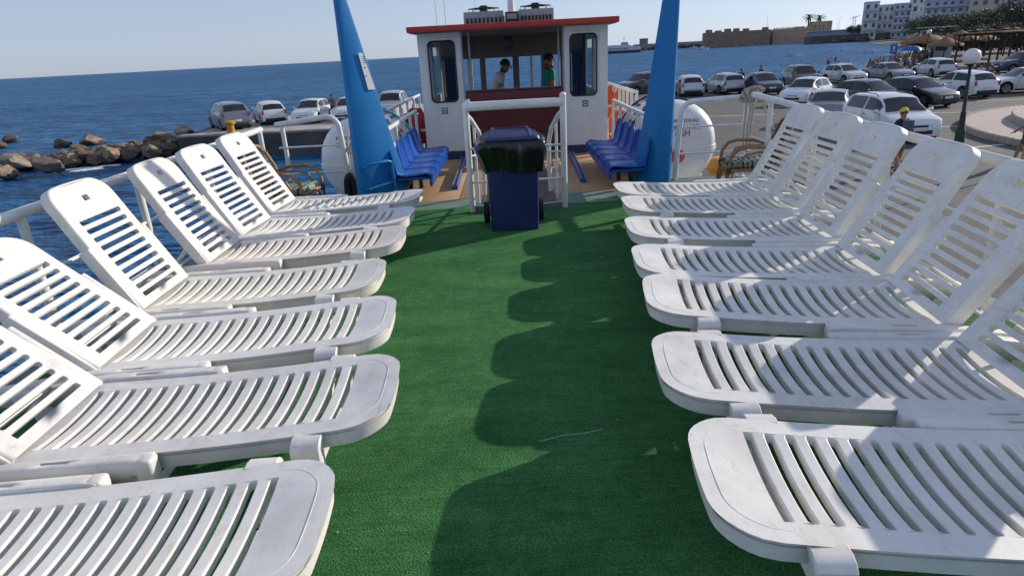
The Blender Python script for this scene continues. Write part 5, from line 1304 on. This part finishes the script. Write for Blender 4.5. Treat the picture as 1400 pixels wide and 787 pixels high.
# ------------------------------------------------------------------ rocks
def rock_mesh(seed, m):
    bm = bmesh.new(); bmesh.ops.create_icosphere(bm, subdivisions=3, radius=1)
    o_ = Vector((seed*3.7, seed*1.3, seed*7.1))
    for v in bm.verts:
        n = v.co.normalized(); d = 1+.55*noise.noise(n*1.1+o_)+.22*noise.noise(n*2.6+o_)+.08*noise.noise(n*6+o_)
        for k in range(7):      # flat broken faces
            pl_ = Vector((math.sin(seed*9+k*2.1), math.cos(seed*5+k*1.7), math.sin(seed*3+k*.9))).normalized()
            c = n.dot(pl_)*d
            if c > .62: d *= .62/c
        v.co = n*d
    me = bpy.data.meshes.new('rock'); bm.to_mesh(me); bm.free(); me.materials.append(M_[m])
    for p in me.polygons: p.use_smooth = True
    me.set_sharp_from_angle(angle=R(34)); return me
RK = [rock_mesh(i+1, m) for i, m in enumerate(('rock_tan', 'rock_brown', 'rock_tan', 'rock_brown', 'rock_pale', 'rock_brown'))]
def rock(x, y, z, s, k, label, grp='boulders of the low breakwater'):
    o = link('rock', RK[k]); o.location = (x, y, z); o.scale = (s*rnd.uniform(.9, 1.3), s*rnd.uniform(.8, 1.1), s*rnd.uniform(.62, .85)); o.rotation_euler = (rnd.uniform(-.4, .4), rnd.uniform(-.4, .4), rnd.uniform(0, 6.3))
    return tag(o, label, 'rock', grp)
lb = 'rough brown boulder in the low breakwater left of the jetty'
rr_ = random.Random(3)
for i in range(280):
    t = i/279; x = lerp(-20.3, -42, t)+rr_.uniform(-.5, .5); y = lerp(39.5, 36.5, t)+rr_.uniform(-2.3, 2.8)
    front = rr_.random()
    k = rr_.choice((0, 1, 1, 2, 3, 5)); zc_ = SEA+rr_.uniform(-.05, .35)+(.55*(1-t/.4) if t < .4 else 0); s = rr_.uniform(.36, .74)
    kind = {0: 'tan flat faced', 1: 'dark brown', 2: 'light tan', 3: 'wet looking dark', 5: 'deep brown angular'}[k]
    place = ('against the jetty end' if t < .12 else 'near the jetty' if t < .26 else 'right of middle' if t < .38 else 'in the middle' if t < .5 else 'left of middle' if t < .62 else 'near the left edge' if t < .76 else 'off the left edge')
    row_ = 'on the breakwater waterline' if y < lerp(39.5, 36.5, t)-.5 else 'on the breakwater far side' if y > lerp(39.5, 36.5, t)+2 else 'on the breakwater crest'
    rock(x, y, zc_, s, k, f'{"larger" if s > .57 else "smaller"} {kind} boulder {row_}, {place}')
for u, v, z, s, k, l in ((252, 180, -2.0, .75, 4, 'pale angular boulder on top of the breakwater against the jetty end'), (228, 188, -2.4, .7, 2, 'tan boulder second from the jetty end on the breakwater top'), (70, 226, -2.85, .75, 0, 'broad tan boulder facing the sun near the left end of the breakwater'), (22, 222, -2.8, .75, 4, 'pale boulder behind the tan ones at the far left of the breakwater'), (8, 236, -3.0, .65, 2, 'tan boulder at the left picture edge of the breakwater'), (208, 194, -2.6, .65, 3, 'grey brown boulder on the breakwater between two pale ones')):
    p = at(u, v, z); rock(p.x, p.y, z, s, k, l)
for u, v, s, k, l in ((126, 198, .95, 2, 'round boulder standing alone in the sea beyond the breakwater'), (86, 201, .75, 1, 'small dark rock in the sea left of the round boulder'), (14, 195, .7, 1, 'low dark rock awash at the far left of the sea'), (4, 203, .55, 3, 'flat dark rock awash at the left picture edge')):
    p = at(u, v, SEA); rock(p.x, p.y, SEA+.25*s, s, k, l, 'rocks standing in the sea')
foam = MB()
for u0, v0, u1, v1 in ((96, 232, 140, 228), (104, 234, 132, 231), (140, 227, 160, 226)):
    a, c = at(u0, v0, SEA), at(u1, v1, SEA)
    for k in range(60):
        t = rr_.random(); px_, py_ = lerp(a.x, c.x, t)+rr_.uniform(-.2, .2), lerp(a.y, c.y, t)+rr_.uniform(-.22, .22); s = rr_.uniform(.05, .22)
        foam.ball((px_, py_, SEA+.01), (s*1.8, s*.6, .03), 0, 6, 4)
tag(foam.build('foam', mat('foam', (.8, .82, .83), .9)), kind='stuff', label='white foam where small waves meet the boulders', cat='foam')
# ================================================================== FAR SHORE: fort, town, trees, beach
def wb(u0, u1, vt, vb, Y):
    a, b_, t = at_y(u0, vb, Y), at_y(u1, vb, Y), at_y((u0+u1)/2, vt, Y)
    base = at_y((u0+u1)/2, vb, Y)
    return a.x, b_.x, base.z, t.z
# fort
x0, x1, z0, z1 = wb(962, 1046, 44, 66, 536); z0 = SEA-.5
ft = thing('sea_fort', 'weathered stone sea fort with broken battlements at the water edge', 'fort', (x0, 536, SEA), -math.atan2(x0, 536)*.8)
wl_ = MB(); wl_.box(((x1-x0)/2, 14, (z1-z0)/2), (x1-x0, 28, z1-z0)); wl_.build('curtain_wall', M_['fort'], ft)
n = 7; seg = (x1-x0)/n
me_ = MB().box((0, 0, 1.2), (seg*.80, 2.2, 2.9), bev=.25).mesh('merlon', M_['fort'])
for i in range(n):
    if i in (5,): continue
    m = link('merlon', me_, ft); m.location = (seg*(i+.45)+rnd.uniform(-.4, .4), 1.2, z1-z0-.4); m.scale = (rnd.uniform(.8, 1.05), 1, rnd.uniform(.6, 1.0))
X0, X1, _, Z1 = wb(1046, 1094, 41, 62, 545)
b = MB(); b.box(((X0+X1)/2-x0, 22, (Z1-z0)/2), (X1-X0, 26, Z1-z0)); b.build('inner_wall', M_['fort_light'], ft)
sm_ = MB().box((0, 0, .5), (.9, .8, 1.1)).mesh('merlon', M_['fort_light']); k = int((X1-X0)/1.7)
for i in range(k):
    m = link('merlon', sm_, ft); m.location = (X0-x0+1.7*(i+.5), 9.6, Z1-z0)
T0, T1, _, TZ = wb(1088, 1112, 32, 60, 560)
b = MB(); b.box(((T0+T1)/2-x0, 34, (TZ-z0)/2), (T1-T0, 18, TZ-z0)); b.build('tower', M_['fort_light'], ft)
b = MB()
for i in range(4):
    for j in range(2): b.box(((T0+T1)/2-x0-5+i*3.2, 24.9, (TZ-z0)*(.55+.22*j)), (.7, .3, 1.2))
b.build('arrow_slit', M_['win_dark'], ft)
b = MB()
for u, v, s in ((1076, 38, 3), (1066, 40, 2)): p = at_y(u, v, 556); b.box((p.x-x0, 20, p.z-z0-3), (s*2.4, 6, 5))
b.build('roof_block', M_['fort'], ft)
o = MB().tube([(0, 0, 0), (0, 0, 10)], .12, 6).build('flag_pole', M_['alu']); p = at_y(1048, 41, 546); o.location = (p.x, 546, p.z); tag(o, 'thin flag pole on the corner of the sea fort', 'flag pole')
# rubble at the foot of the fort, mole and breakwater
def mole(name, label, cat, u0, u1, vt, Y, depth, m, chunks=0, mr='rock_brown'):
    a, b_, _, zt = wb(u0, u1, vt, 66, Y); t = thing(name, label, cat, (a, Y, SEA))
    MB().box(((b_-a)/2, depth/2, (zt-SEA)/2-.3), (b_-a, depth, zt-SEA+.6)).build('wall', M_[m], t)
    if chunks:
        bb = MB()
        for i in range(chunks):
            bb.ball(((b_-a)*rr_.random(), rr_.uniform(-3, .5), rr_.uniform(-.5, (zt-SEA)*.5)), (rr_.uniform(1.2, 2.8), 1.6, rr_.uniform(.8, 1.6)), 0, 6, 4)
        q = bb.build('rubble', M_[mr], t); q['kind'] = 'stuff'
    return t
mole('breakwater', 'long pale harbour breakwater on the horizon behind the right blue post', 'breakwater', 868, 966, 58.5, 640, 8, 'concrete', 60)
mole('breakwater', 'low dark sea wall in front of the white apartment blocks', 'sea wall', 1108, 1262, 46, 430, 10, 'conc_dark', 40)
t = thing('pier_hut', 'small dark hut standing on the far breakwater', 'hut', (at_y(880, 60, 632).x, 632, at_y(880, 61, 632).z))
MB().box((0, 0, 2.4), (7, 5, 4.8)).build('wall', M_['fort'], t); MB().box((0, 0, 5.0), (7.8, 5.8, .5)).build('roof', M_['fort'], t)
# ferry
a, b_, _, zt = wb(826, 876, 60, 73, 489); Ls = b_-a+6
t = thing('ferry', 'distant white car ferry with dark hull right of the wheelhouse', 'ship', ((a+b_)/2-3, 489, SEA))
hp_ = [(-Ls/2, -2.6), (Ls/2-4, -2.6), (Ls/2, 0), (Ls/2-4, 2.6), (-Ls/2, 2.6)]
MB().prism(hp_, -.5, 1.9).build('hull', M_['ship_navy'], t); MB().prism([(x*.99, y*.97) for x, y in hp_], 1.9, 4.2).build('car_deck', M_['b_white'], t)
b = MB()
for i in range(11): b.box((-Ls/2+2.2+i*2.05, -2.56, 3.1), (.9, .15, 1.1))
b.build('side_opening', M_['win_dark'], t)
MB().box((-2, 0, 4.9), (Ls*.62, 4, 1.3)).build('saloon', M_['b_white'], t); MB().box((4.4, 0, 6.4), (5, 3.4, 2.0), bev=.2).build('bridge', M_['b_white'], t)
MB().box((4.4, -1.72, 6.8), (4.4, .1, .6)).build('bridge_window', M_['win_dark'], t); MB().tube([(4, 0, 7.2), (4, 0, 11.5)], [.22, .08], 6).build('mast', M_['b_white'], t)
b = MB(); b.tube([(3, 0, 9.5), (5, 0, 9.5)], .1, 5); b.tube([(-Ls/2+1, -2, 5.6), (0, -2, 5.6)], .07, 5)
b.build('rigging', M_['b_grey'], t)
for i, (u, v, s, l) in enumerate(((960, 68.5, 1.0, 'white motor boat moored at the foot of the sea fort'), (1082, 77, 1.0, 'small open boat among the swimmers in the bay'), (948, 66, .8, 'small pale boat lying under the far breakwater'))):
    p = at(u, v, SEA); Lb = 4.6 if i == 1 else 9*s
    t = thing('motor_boat', l, 'boat', (p.x, p.y, SEA), R(14), group='small boats in the bay')
    rows = [[(x*Lb, sgn*w*Lb*.16*(1 if z > .2 else .7), z*Lb*.14) for sgn, z in ((-1, 1), (-1, .0), (1, .0), (1, 1))] for x, w in ((-.5, .85), (-.2, 1), (.15, .95), (.38, .6), (.5, .05))]
    b = MB(); b.grid(rows, smooth=False); b.add(rows[0], [[0, 1, 2, 3]], 0, False); b.build('hull', M_['b_white'], t)
    MB().prism([(-.48*Lb, -.12*Lb), (.15*Lb, -.13*Lb), (.36*Lb, 0), (.15*Lb, .13*Lb), (-.48*Lb, .12*Lb)], .09*Lb, .11*Lb).build('deck', M_['rattan_dark' if i == 1 else 'b_beige'], t)
    if i != 1: MB().box((.02*Lb, 0, .17*Lb), (.22*Lb, .16*Lb, .12*Lb), bev=.1).build('cabin', M_['b_white'], t)

# ------------------------------------------------------------------ town buildings
def building(label, u0, u1, vt, Y, depth, m, floors, bays, balc=(), roof=None, vb=None, wins=True, win_m='win_dark', extra=None):
    z0 = -2.6; a, b_, _, zt = wb(u0, u1, vt, 50, Y); w = b_-a; h = zt-z0
    th_ = math.atan2((a+b_)/2, Y)*.92; w *= math.cos(th_)
    t = thing('apartment_building', label, 'building', (a, Y, z0), -th_, group='town buildings above the beach')
    MB().box((w/2, depth/2, h/2), (w, depth, h)).build('wall', M_[m], t)
    MB().box((w/2, depth/2, h+.25), (w+.5, depth+.5, .5)).build('parapet', M_[m], t)
    if roof: MB().box((w/2, depth/2, h+.8), (w+1.4, depth+1.4, .7), bev=.2).build('roof', M_[roof], t)
    fh = h/floors; bw = w/bays
    wm = MB().box((0, 0, 0), (bw*.42, .16, fh*.42)).mesh('window', M_[win_m]); fm = MB().box((0, -.02, -fh*.25), (bw*.52, .3, .18)).mesh('sill', M_[m])
    bm_ = MB().box((0, -.7, 0), (bw*.94, 1.5, .22)).mesh('balcony', M_['b_white']); pm_ = MB().box((0, -1.4, .55), (bw*.94, .10, 1.0)).mesh('parapet', M_['b_blue'])
    for f in range(floors):
        for q in range(bays):
            x = bw*(q+.5); z = fh*(f+.56)
            if f == 0 and not wins: continue
            o = link('window', wm, t); o.location = (x+rnd.uniform(-.1, .1)*bw, -.02, z); s = link('sill', fm, o)
            if (f, q) in balc or f in balc:
                bo = link('balcony', bm_, t); bo.location = (x, 0, fh*f+.2); link('rail', pm_, bo)
    return t
building('tall white apartment block at the seaward end of the town', 1177, 1196, 4, 432, 22, 'b_white', 4, 2, (1, 2, 3))
building('white apartment block with stepped balconies and roof planting', 1196, 1217, 8, 434, 20, 'b_white', 4, 3, ((1, 1), (2, 1), (3, 0), (1, 0)))
building('pale balconied apartment block beside the stepped one', 1217, 1240, 6, 428, 22, 'b_blue', 5, 3, (1, 2, 3, 4))
building('white block with blank gable below the reddish roof', 1240, 1252, 6, 420, 18, 'b_white', 3, 1)
building('pale house with low reddish tiled roof at the top of the town', 1238, 1264, -2, 452, 20, 'b_white', 5, 3, (), 'tile_red')
building('blue white terrace of flats with long balconies behind the trees', 1258, 1320, 1, 372, 22, 'b_blue', 5, 6, (2, 3, 4))
building('beige apartment block with square dark windows above the trees', 1318, 1358, -14, 350, 24, 'b_beige', 5, 3)
building('sunlit cream corner block right of the beige apartments', 1358, 1367, -8, 346, 26, 'b_beige', 4, 1, (1, 2, 3))
building('grey block of flats at the right picture edge above the trees', 1366, 1420, -10, 365, 24, 'b_grey', 5, 4, (2, 3))
t = thing('terrace_wall', 'white sloping retaining wall beside the trees at the town edge', 'wall', (at_y(1246, 40, 405).x, 405, -2.6))
MB().prism([(0, 0), (26, 0), (26, 1), (0, 1)], 0, 14).build('wall', M_['b_blue'], t)
x0, x1, _, z1 = wb(1112, 1180, 42, 55, 500)
t = thing('harbour_shed', 'long low grey shed on the mole left of the apartment blocks', 'building', (x0, 500, -2.6))
MB().box(((x1-x0)/2, 6, (z1+2.6)/2), (x1-x0, 12, z1+2.6)).build('wall', M_['b_grey'], t); MB().box(((x1-x0)/2, 6, z1+2.9), (x1-x0+2, 14, .6)).build('roof', M_['b_blue'], t)
b = MB()
for i in range(14): b.box((3+i*(x1-x0-6)/13, -.02, 2.0), (1.6, .2, 1.6))
b.build('window', M_['win_dark'], t)
for i, (u, vt) in enumerate(((1146, 22), (1143.5, 30))):
    p = at_y(u, 45, 470); zt = at_y(u, vt, 470).z; o = MB().tube([(0, 0, 0), (0, 0, zt+2.4)], [.14, .05], 6).build('boat_mast', M_['alu']); o.location = (p.x, 470, -2.5)
    tag(o, ['tall thin mast rising left of the dark bush by the shed', 'shorter thin mast just left of the tall one by the shed'][i], 'mast')
p = at_y(1168, 30, 450); t = thing('lattice_crane', 'small lattice crane frame above the bush by the town', 'crane', (p.x, 450, -2.5)); h = at_y(1168, 22, 450).z+2.5
b = MB()
for dx in (-1.2, 1.2): b.tube([(dx, 0, 0), (dx*.6, 0, h)], .14, 5)
for i in range(6): b.tube([(-1.2+.1*i, 0, h*i/6), (1.2-.1*i, 0, h*(i+1)/6)], .1, 5)
b.build('tower', M_['b_grey'], t); MB().tube([(-3, 0, h*.9), (3.4, 0, h)], .16, 5).build('jib', M_['b_grey'], t)

# ------------------------------------------------------------------ trees
def tree_parts(seed, n, lm, wide=1.0, leaf=.26, lobes=16):
    r_ = random.Random(seed); lob = []
    for i in range(lobes):
        a = r_.uniform(0, 6.28); d = r_.uniform(.0, .36)*wide; lob.append((d*math.cos(a), d*math.sin(a), r_.uniform(.10, .82), r_.uniform(.17, .30)))
    b = MB()
    for i in range(n):
        cx, cy_, cz, rr = r_.choice(lob)
        v = Vector((r_.gauss(0, 1), r_.gauss(0, 1), r_.gauss(0, 1))).normalized(); q = rr*(r_.uniform(.55, 1.12) if r_.random() < .8 else r_.uniform(.1, .6))
        c = Vector((cx*1.0+v.x*q*wide, cy_+v.y*q*wide, cz+v.z*q*.82)); s = leaf*r_.uniform(.05, .12)
        t1 = Vector((r_.gauss(0, 1), r_.gauss(0, 1), r_.gauss(0, 1))).normalized(); t2 = t1.cross(Vector((r_.gauss(0, 1), r_.gauss(0, 1), r_.gauss(0, 1)))).normalized()
        b.add([c-t1*s, c+t2*s*.55, c+t1*s, c-t2*s*.55], [[0, 1, 2, 3]], 0, False)
    crown = b.mesh('crown', M_[lm])
    b = MB(); b.tube([(0, 0, 0), (.012, .01, .2), (0, 0, .42), (.01, 0, .62)], [.034, .027, .02, .01], 8)
    for cx, cy_, cz, rr in lob[:8]: b.tube([(0, 0, r_.uniform(.18, .38)), (cx*.5, cy_*.5, cz*.72), (cx, cy_, cz)], [.017, .011, .004], 6)
    return crown, b.mesh('trunk', M_['bark'])
TR = [tree_parts(1, 5200, 'leaf', 1.25), tree_parts(2, 5200, 'leaf_dark', 1.1), tree_parts(5, 4800, 'leaf', 1.05), tree_parts(9, 5200, 'leaf_dark', 1.35)]
def tree(label, u, vt, Y, k, grp='trees along the beach road', wide=1.0):
    g = -2.2+max(0, (Y-150)*.012); p = at_y(u, 50, Y); h = at_y(u, vt, Y).z-g
    t = thing('tree', label, 'tree', (p.x, Y, g), rnd.uniform(0, 6.28), grp)
    c = link('crown', TR[k][0], t); s = link('trunk', TR[k][1], t)
    for o in (c, s): o.scale = (h*wide, h*wide, h)
    return t
TL = [(1256, 21, 300, 1, 'dark tree at the left end of the tree line below the flats'), (1274, 18, 285, 0, 'olive green tree second from the left of the tree line'), (1291, 20, 270, 3, 'broad dark tree below the long blue balconies'), (1308, 19, 260, 2, 'lighter tree between the flats and the reed parasols'), (1325, 14, 250, 1, 'dark tree in front of the beige apartments'), (1343, 12, 240, 0, 'olive tree right of the middle of the tree line'),
      (1360, 9, 230, 3, 'broad dark tree below the sunlit corner block'), (1378, 1, 215, 1, 'tall dark tree near the right picture edge'), (1396, -6, 205, 3, 'tallest dark tree cut by the right picture edge'), (1412, -4, 200, 1, 'dark tree mostly beyond the right picture edge'), (1335, 30, 190, 1, 'lower dark tree in the front row behind the pergola'), (1366, 28, 180, 3, 'lower broad tree in the front row behind the pergola roof'), (1388, 26, 172, 1, 'lower tree in the front row at the far right'), (1300, 32, 200, 3, 'lower dark tree in the front row behind the reed parasols'), (1281, 33, 215, 1, 'low bushy tree in the front row behind the globe lamp')]
TL += [(1302, 40, 118, 1, 'dense dark bush behind the left end of the pergola'), (1318, 39, 116, 3, 'second dense bush behind the pergola posts'), (1336, 37, 114, 1, 'third dense bush behind the pergola posts'), (1353, 36, 112, 3, 'fourth dense bush behind the pergola posts'), (1371, 35, 110, 1, 'fifth dense bush behind the pergola posts'), (1390, 34, 108, 3, 'dense bush behind the pergola at the right picture edge'), (1408, 33, 106, 1, 'dense bush behind the pergola just outside the right edge'), (1288, 41, 122, 3, 'dense dark bush behind the white kiosk')]
for u, vt, Y, k, l in TL: tree(l, u, vt, Y, k, wide=1.5 if Y > 130 else 1.7)
tree('dark bush between the shed and the apartment blocks', 1163, 33, 452, 1, 'trees by the harbour shed', 1.2); tree('second dark bush touching the white apartment block', 1172, 32, 448, 3, 'trees by the harbour shed', .9)
tree('small roof garden bush on the stepped apartment block', 1203, 2, 438, 3, 'trees by the harbour shed', .12)
def palm(label, u, vt, vb, Y):
    p = at_y(u, vb, Y); h = at_y(u, vt, Y).z-p.z; t = thing('palm_tree', label, 'palm', (p.x, Y, p.z), 0, 'two palms beside the fort')
    MB().tube([(0, 0, 0), (.1, 0, h*.4), (0, 0, h*.8)], [.42, .34, .32], 8).build('trunk', M_['bark'], t)
    for k in range(22):
        a = k*2.4; el = (.9, .5, .15, -.25)[k % 4]; L_ = h*.36; pts = []
        for i in range(6):
            q = i/5; pts.append((math.cos(a)*L_*q*math.cos(el*.6), math.sin(a)*L_*q*math.cos(el*.6), h*.8+L_*(math.sin(el)*q-.55*q*q)))
        b = MB(); w = h*.045
        rows = [[(x-math.sin(a)*w*(1-abs(.4-i/5)*1.3), y+math.cos(a)*w*(1-abs(.4-i/5)*1.3), z-.12*h*.1), (x, y, z), (x+math.sin(a)*w*(1-abs(.4-i/5)*1.3), y-math.cos(a)*w*(1-abs(.4-i/5)*1.3), z-.12*h*.1)] for i, (x, y, z) in enumerate(pts)]
        b.grid(rows, smooth=False); b.build('frond', M_['palm'], t)
palm('left of two palms beside the tower of the sea fort', 1104, 17, 46, 545); palm('right of two palms beside the tower of the sea fort', 1118, 18, 46, 552)

# ------------------------------------------------------------------ beach: parasols, pergolas, people
def gz(x, y):        # height of the beach at a point, from the mesh built above
    hit = SC.ray_cast(bpy.context.evaluated_depsgraph_get(), Vector((x, y, 60)), Vector((0, 0, -1)))
    return hit[1].z if hit[0] else -2.3
def reed_mesh(r, h):
    b = MB(); rows = []
    for i, (q, z) in enumerate(((.03, h), (.35, h*.72), (.7, h*.40), (1.0, h*.08), (1.03, -.12))):
        rows.append([(r*q*(1+(.05*math.sin(k*5.1+i) if i > 2 else 0))*math.cos(2*math.pi*k/24), r*q*(1+(.05*math.sin(k*5.1+i) if i > 2 else 0))*math.sin(2*math.pi*k/24), z+(.06*math.sin(k*7.7) if i == 4 else .02*math.sin(k*3.3+i))) for k in range(24)])
    b.grid(rows, wrap=True, smooth=False); return b.mesh('reed_roof', M_['reed'])
RF = reed_mesh(1.75, .85); PO = MB().tube([(0, 0, 0), (0, 0, 2.5)], .06, 8).mesh('pole', M_['timber'])
par = []
for i, (u, v, s) in enumerate(((1250, 82, 1.25), (1262, 84, 1.3), (1272, 82, 1.2), (1281, 80, 1.15), (1243, 84, 1.0), (1288, 86, 1.1), (1306, 82, 1.35), (1296, 76, 1.1), (1318, 78, 1.2), (1333, 80, 1.25))):
    p = at(u, v, -2.4); t = thing('reed_parasol', ['orange brown reed parasol left of the far globe lamp', 'reed parasol directly behind the far globe lamp', 'reed parasol just right of the far globe lamp', 'reed parasol second to the right of the far globe lamp', 'small reed parasol nearest the water', 'low reed parasol in front of the white kiosk', 'large reed parasol with dark forked post in front of the trees', 'reed parasol behind the white kiosk', 'reed parasol left of the brown pergola roof', 'reed parasol under the left end of the pergola'][i], 'parasol', (p.x, p.y, -2.5), 0, 'reed parasols on the beach')
    t.scale = (s, s, s); q = link('reed_roof', RF, t); q.location = (0, 0, 2.0); link('pole', PO, t)
for i, (u, v, m) in enumerate(((1239, 88, 'sign_blue'), (1246, 88, 'sign_blue'))):
    p = at(u, v, -2.4); t = thing('beach_umbrella', ['blue cloth umbrella at the water edge, left one', 'blue cloth umbrella at the water edge, right one'][i], 'umbrella', (p.x, p.y, -2.5), 0, 'blue umbrellas at the water edge')
    b = MB(); b.lathe([(1.0, 1.75), (.75, 2.05), (.4, 2.25), (.04, 2.35)], 8, caps=False); b.build('canopy', M_[m], t); MB().tube([(0, 0, 0), (0, 0, 2.3)], .035, 6).build('pole', M_['alu'], t)
p = at(1284, 80, -2.4); t = thing('beach_kiosk', 'small white beach kiosk between the parasols', 'kiosk', (p.x, p.y, -2.5), R(-30))
MB().box((0, 0, 1.4), (2.6, 2, 2.6)).build('wall', M_['b_white'], t); MB().box((0, 0, 2.8), (3, 2.4, .16)).build('roof', M_['b_blue'], t); MB().box((0, -1.01, 1.6), (1.4, .06, .8)).build('hatch', M_['win_dark'], t)
def pergola(label, u0, v0, u1, v1, Y0, Y1, wd, posts, m):
    a, c = at_y(u0, v0, Y0), at_y(u1, v1, Y1); d = (c-a); L_ = math.hypot(d.x, d.y); zt = (a.z+c.z)/2
    t = thing('beach_pergola', label, 'pergola', (a.x, a.y, -2.4), math.atan2(d.y, d.x), 'timber pergolas by the beach'); H_ = zt+2.4
    pm_ = MB().tube([(0, 0, 0), (0, 0, H_)], .10, 8).mesh('post', M_['timber']); br = MB(); 
    for s in (-1, 1): br.tube([(0, 0, H_-1.2), (s*.9, 0, H_-.05)], .07, 6)
    bm_ = br.mesh('brace', M_['timber'])
    for i in range(posts):
        for y in (0, wd): o = link('post', pm_, t); o.location = (L_*(i+.15)/(posts-.7), y, 0); link('brace', bm_, o)
    for y in (0, wd): MB().box((L_/2, y, H_+.08), (L_+.8, .16, .18)).build('beam', M_['timber'], t)
    rb = MB().box((0, wd/2, H_+.22), (.52, wd+1.6, .10), bev=.02).mesh('roof_board', M_[m]); n = int(L_/.55)
    for i in range(n): o = link('roof_board', rb, t); o.location = (.3+i*L_/n, 0, rnd.uniform(-.04, .05)); o.rotation_euler = (rnd.uniform(-.02, .02), 0, 0)
pergola('long brown pergola roof running to the right picture edge', 1308, 53, 1420, 42, 74, 62, 4.5, 5, 'reed')
pergola('reddish pergola roof behind the long brown one', 1322, 46, 1410, 40, 96, 92, 5, 4, 'tile_red')
t = thing('awning', 'thin pale flat awning in front of the trees', 'awning', (at_y(1268, 38, 150).x, 150, -2.3)); h = at_y(1285, 37, 150).z+2.3; w = at_y(1307, 38, 150).x-at_y(1266, 38, 150).x
MB().box((w/2, 2, h), (w, 4, .14)).build('sheet', M_['b_white'], t)
for i in range(4): MB().tube([(w*i/3, .1, 0), (w*i/3, .1, h)], .07, 6).build('post', M_['timber'], t)
t = thing('beach_wall', 'low dark boundary wall between the car park and the beach', 'wall', (34.5, 63.5, QUAY-.3), R(-14))
b = MB(); 
wbk = MB().box((0, 0, .45), (1.16, .5, .9), bev=.03).mesh('block', M_['conc_dark'])
for i in range(24): o = link('block', wbk, t); o.location = (10+i*1.2, rnd.uniform(-.02, .02), rnd.uniform(-.03, .03))
# people: three plain figures shared by the crowd on the beach and in the water
CR = []
for i, (a, c, kw) in enumerate((('skin', 'cloth_navy', dict(bare=True, shorts=True)), ('cloth_plum', 'cloth_navy', dict(shorts=True)), ('cloth_grey', 'cloth_grey', {}), ('cloth_white', 'cloth_blue', dict(shorts=True)))):
    me, V = person_mesh('body', dict(anl=(-.11, -.08+.05*i, .08), ell=(-.26, .02*i, 1.13)), a, c, shoes='skin', **kw); CR.append(me)
hm = MB().ball((0, .0, 1.67), (.105, .12, .10), 0, 10, 6).mesh('hair', M_['hair'])
def crowd(x, y, z, k, label, grp, sc=1.0):
    t = thing('person', label, 'person', (x, y, z), rr_.uniform(0, 6.28), grp); t.scale = (sc,)*3; link('body', CR[k], t); link('hair', hm, t); return t
for i in range(90):
    t_ = rr_.random(); u = lerp(1188, 1292, t_)+rr_.uniform(-5, 5); v = lerp(104, 74, t_)+rr_.uniform(-3.0, 4.5)
    p = at(u, v, -2.7); kk = rr_.randrange(4); crowd(p.x, p.y, -2.85, kk, ['bare chested bather in dark shorts', 'bather in a plum top and shorts', 'person in grey clothes', 'bather in white top and blue shorts'][kk]+(' at the water left of the blue umbrellas' if t_ < .4 else ' before the blue umbrellas' if t_ < .7 else ' below the reed parasols'), 'crowd on the beach', rr_.uniform(.85, 1.05))
SW = [(1046, 76), (1052, 78), (1094, 88), (1132, 88), (1136, 86), (1142, 84), (1146, 86), (1136, 73), (1149, 71), (1166, 72), (1175, 75), (1183, 74), (1192, 72), (1204, 80), (1230, 68), (1232, 70), (1078, 94), (1068, 92), (1106, 92), (1130, 74), (1193, 74), (1214, 66), (1225, 74), (1028, 72), (1160, 86), (1182, 84)]
for i, (u, v) in enumerate(SW):
    p = at(u, v, SEA); stand = i in (3, 4, 5)
    crowd(p.x, p.y, SEA-(.75 if stand else 1.38), i % 2, 'swimmer with only head and shoulders out of the water in the bay' if not stand else 'bather standing waist deep in the bay behind the silver hatchback', 'swimmers in the bay')
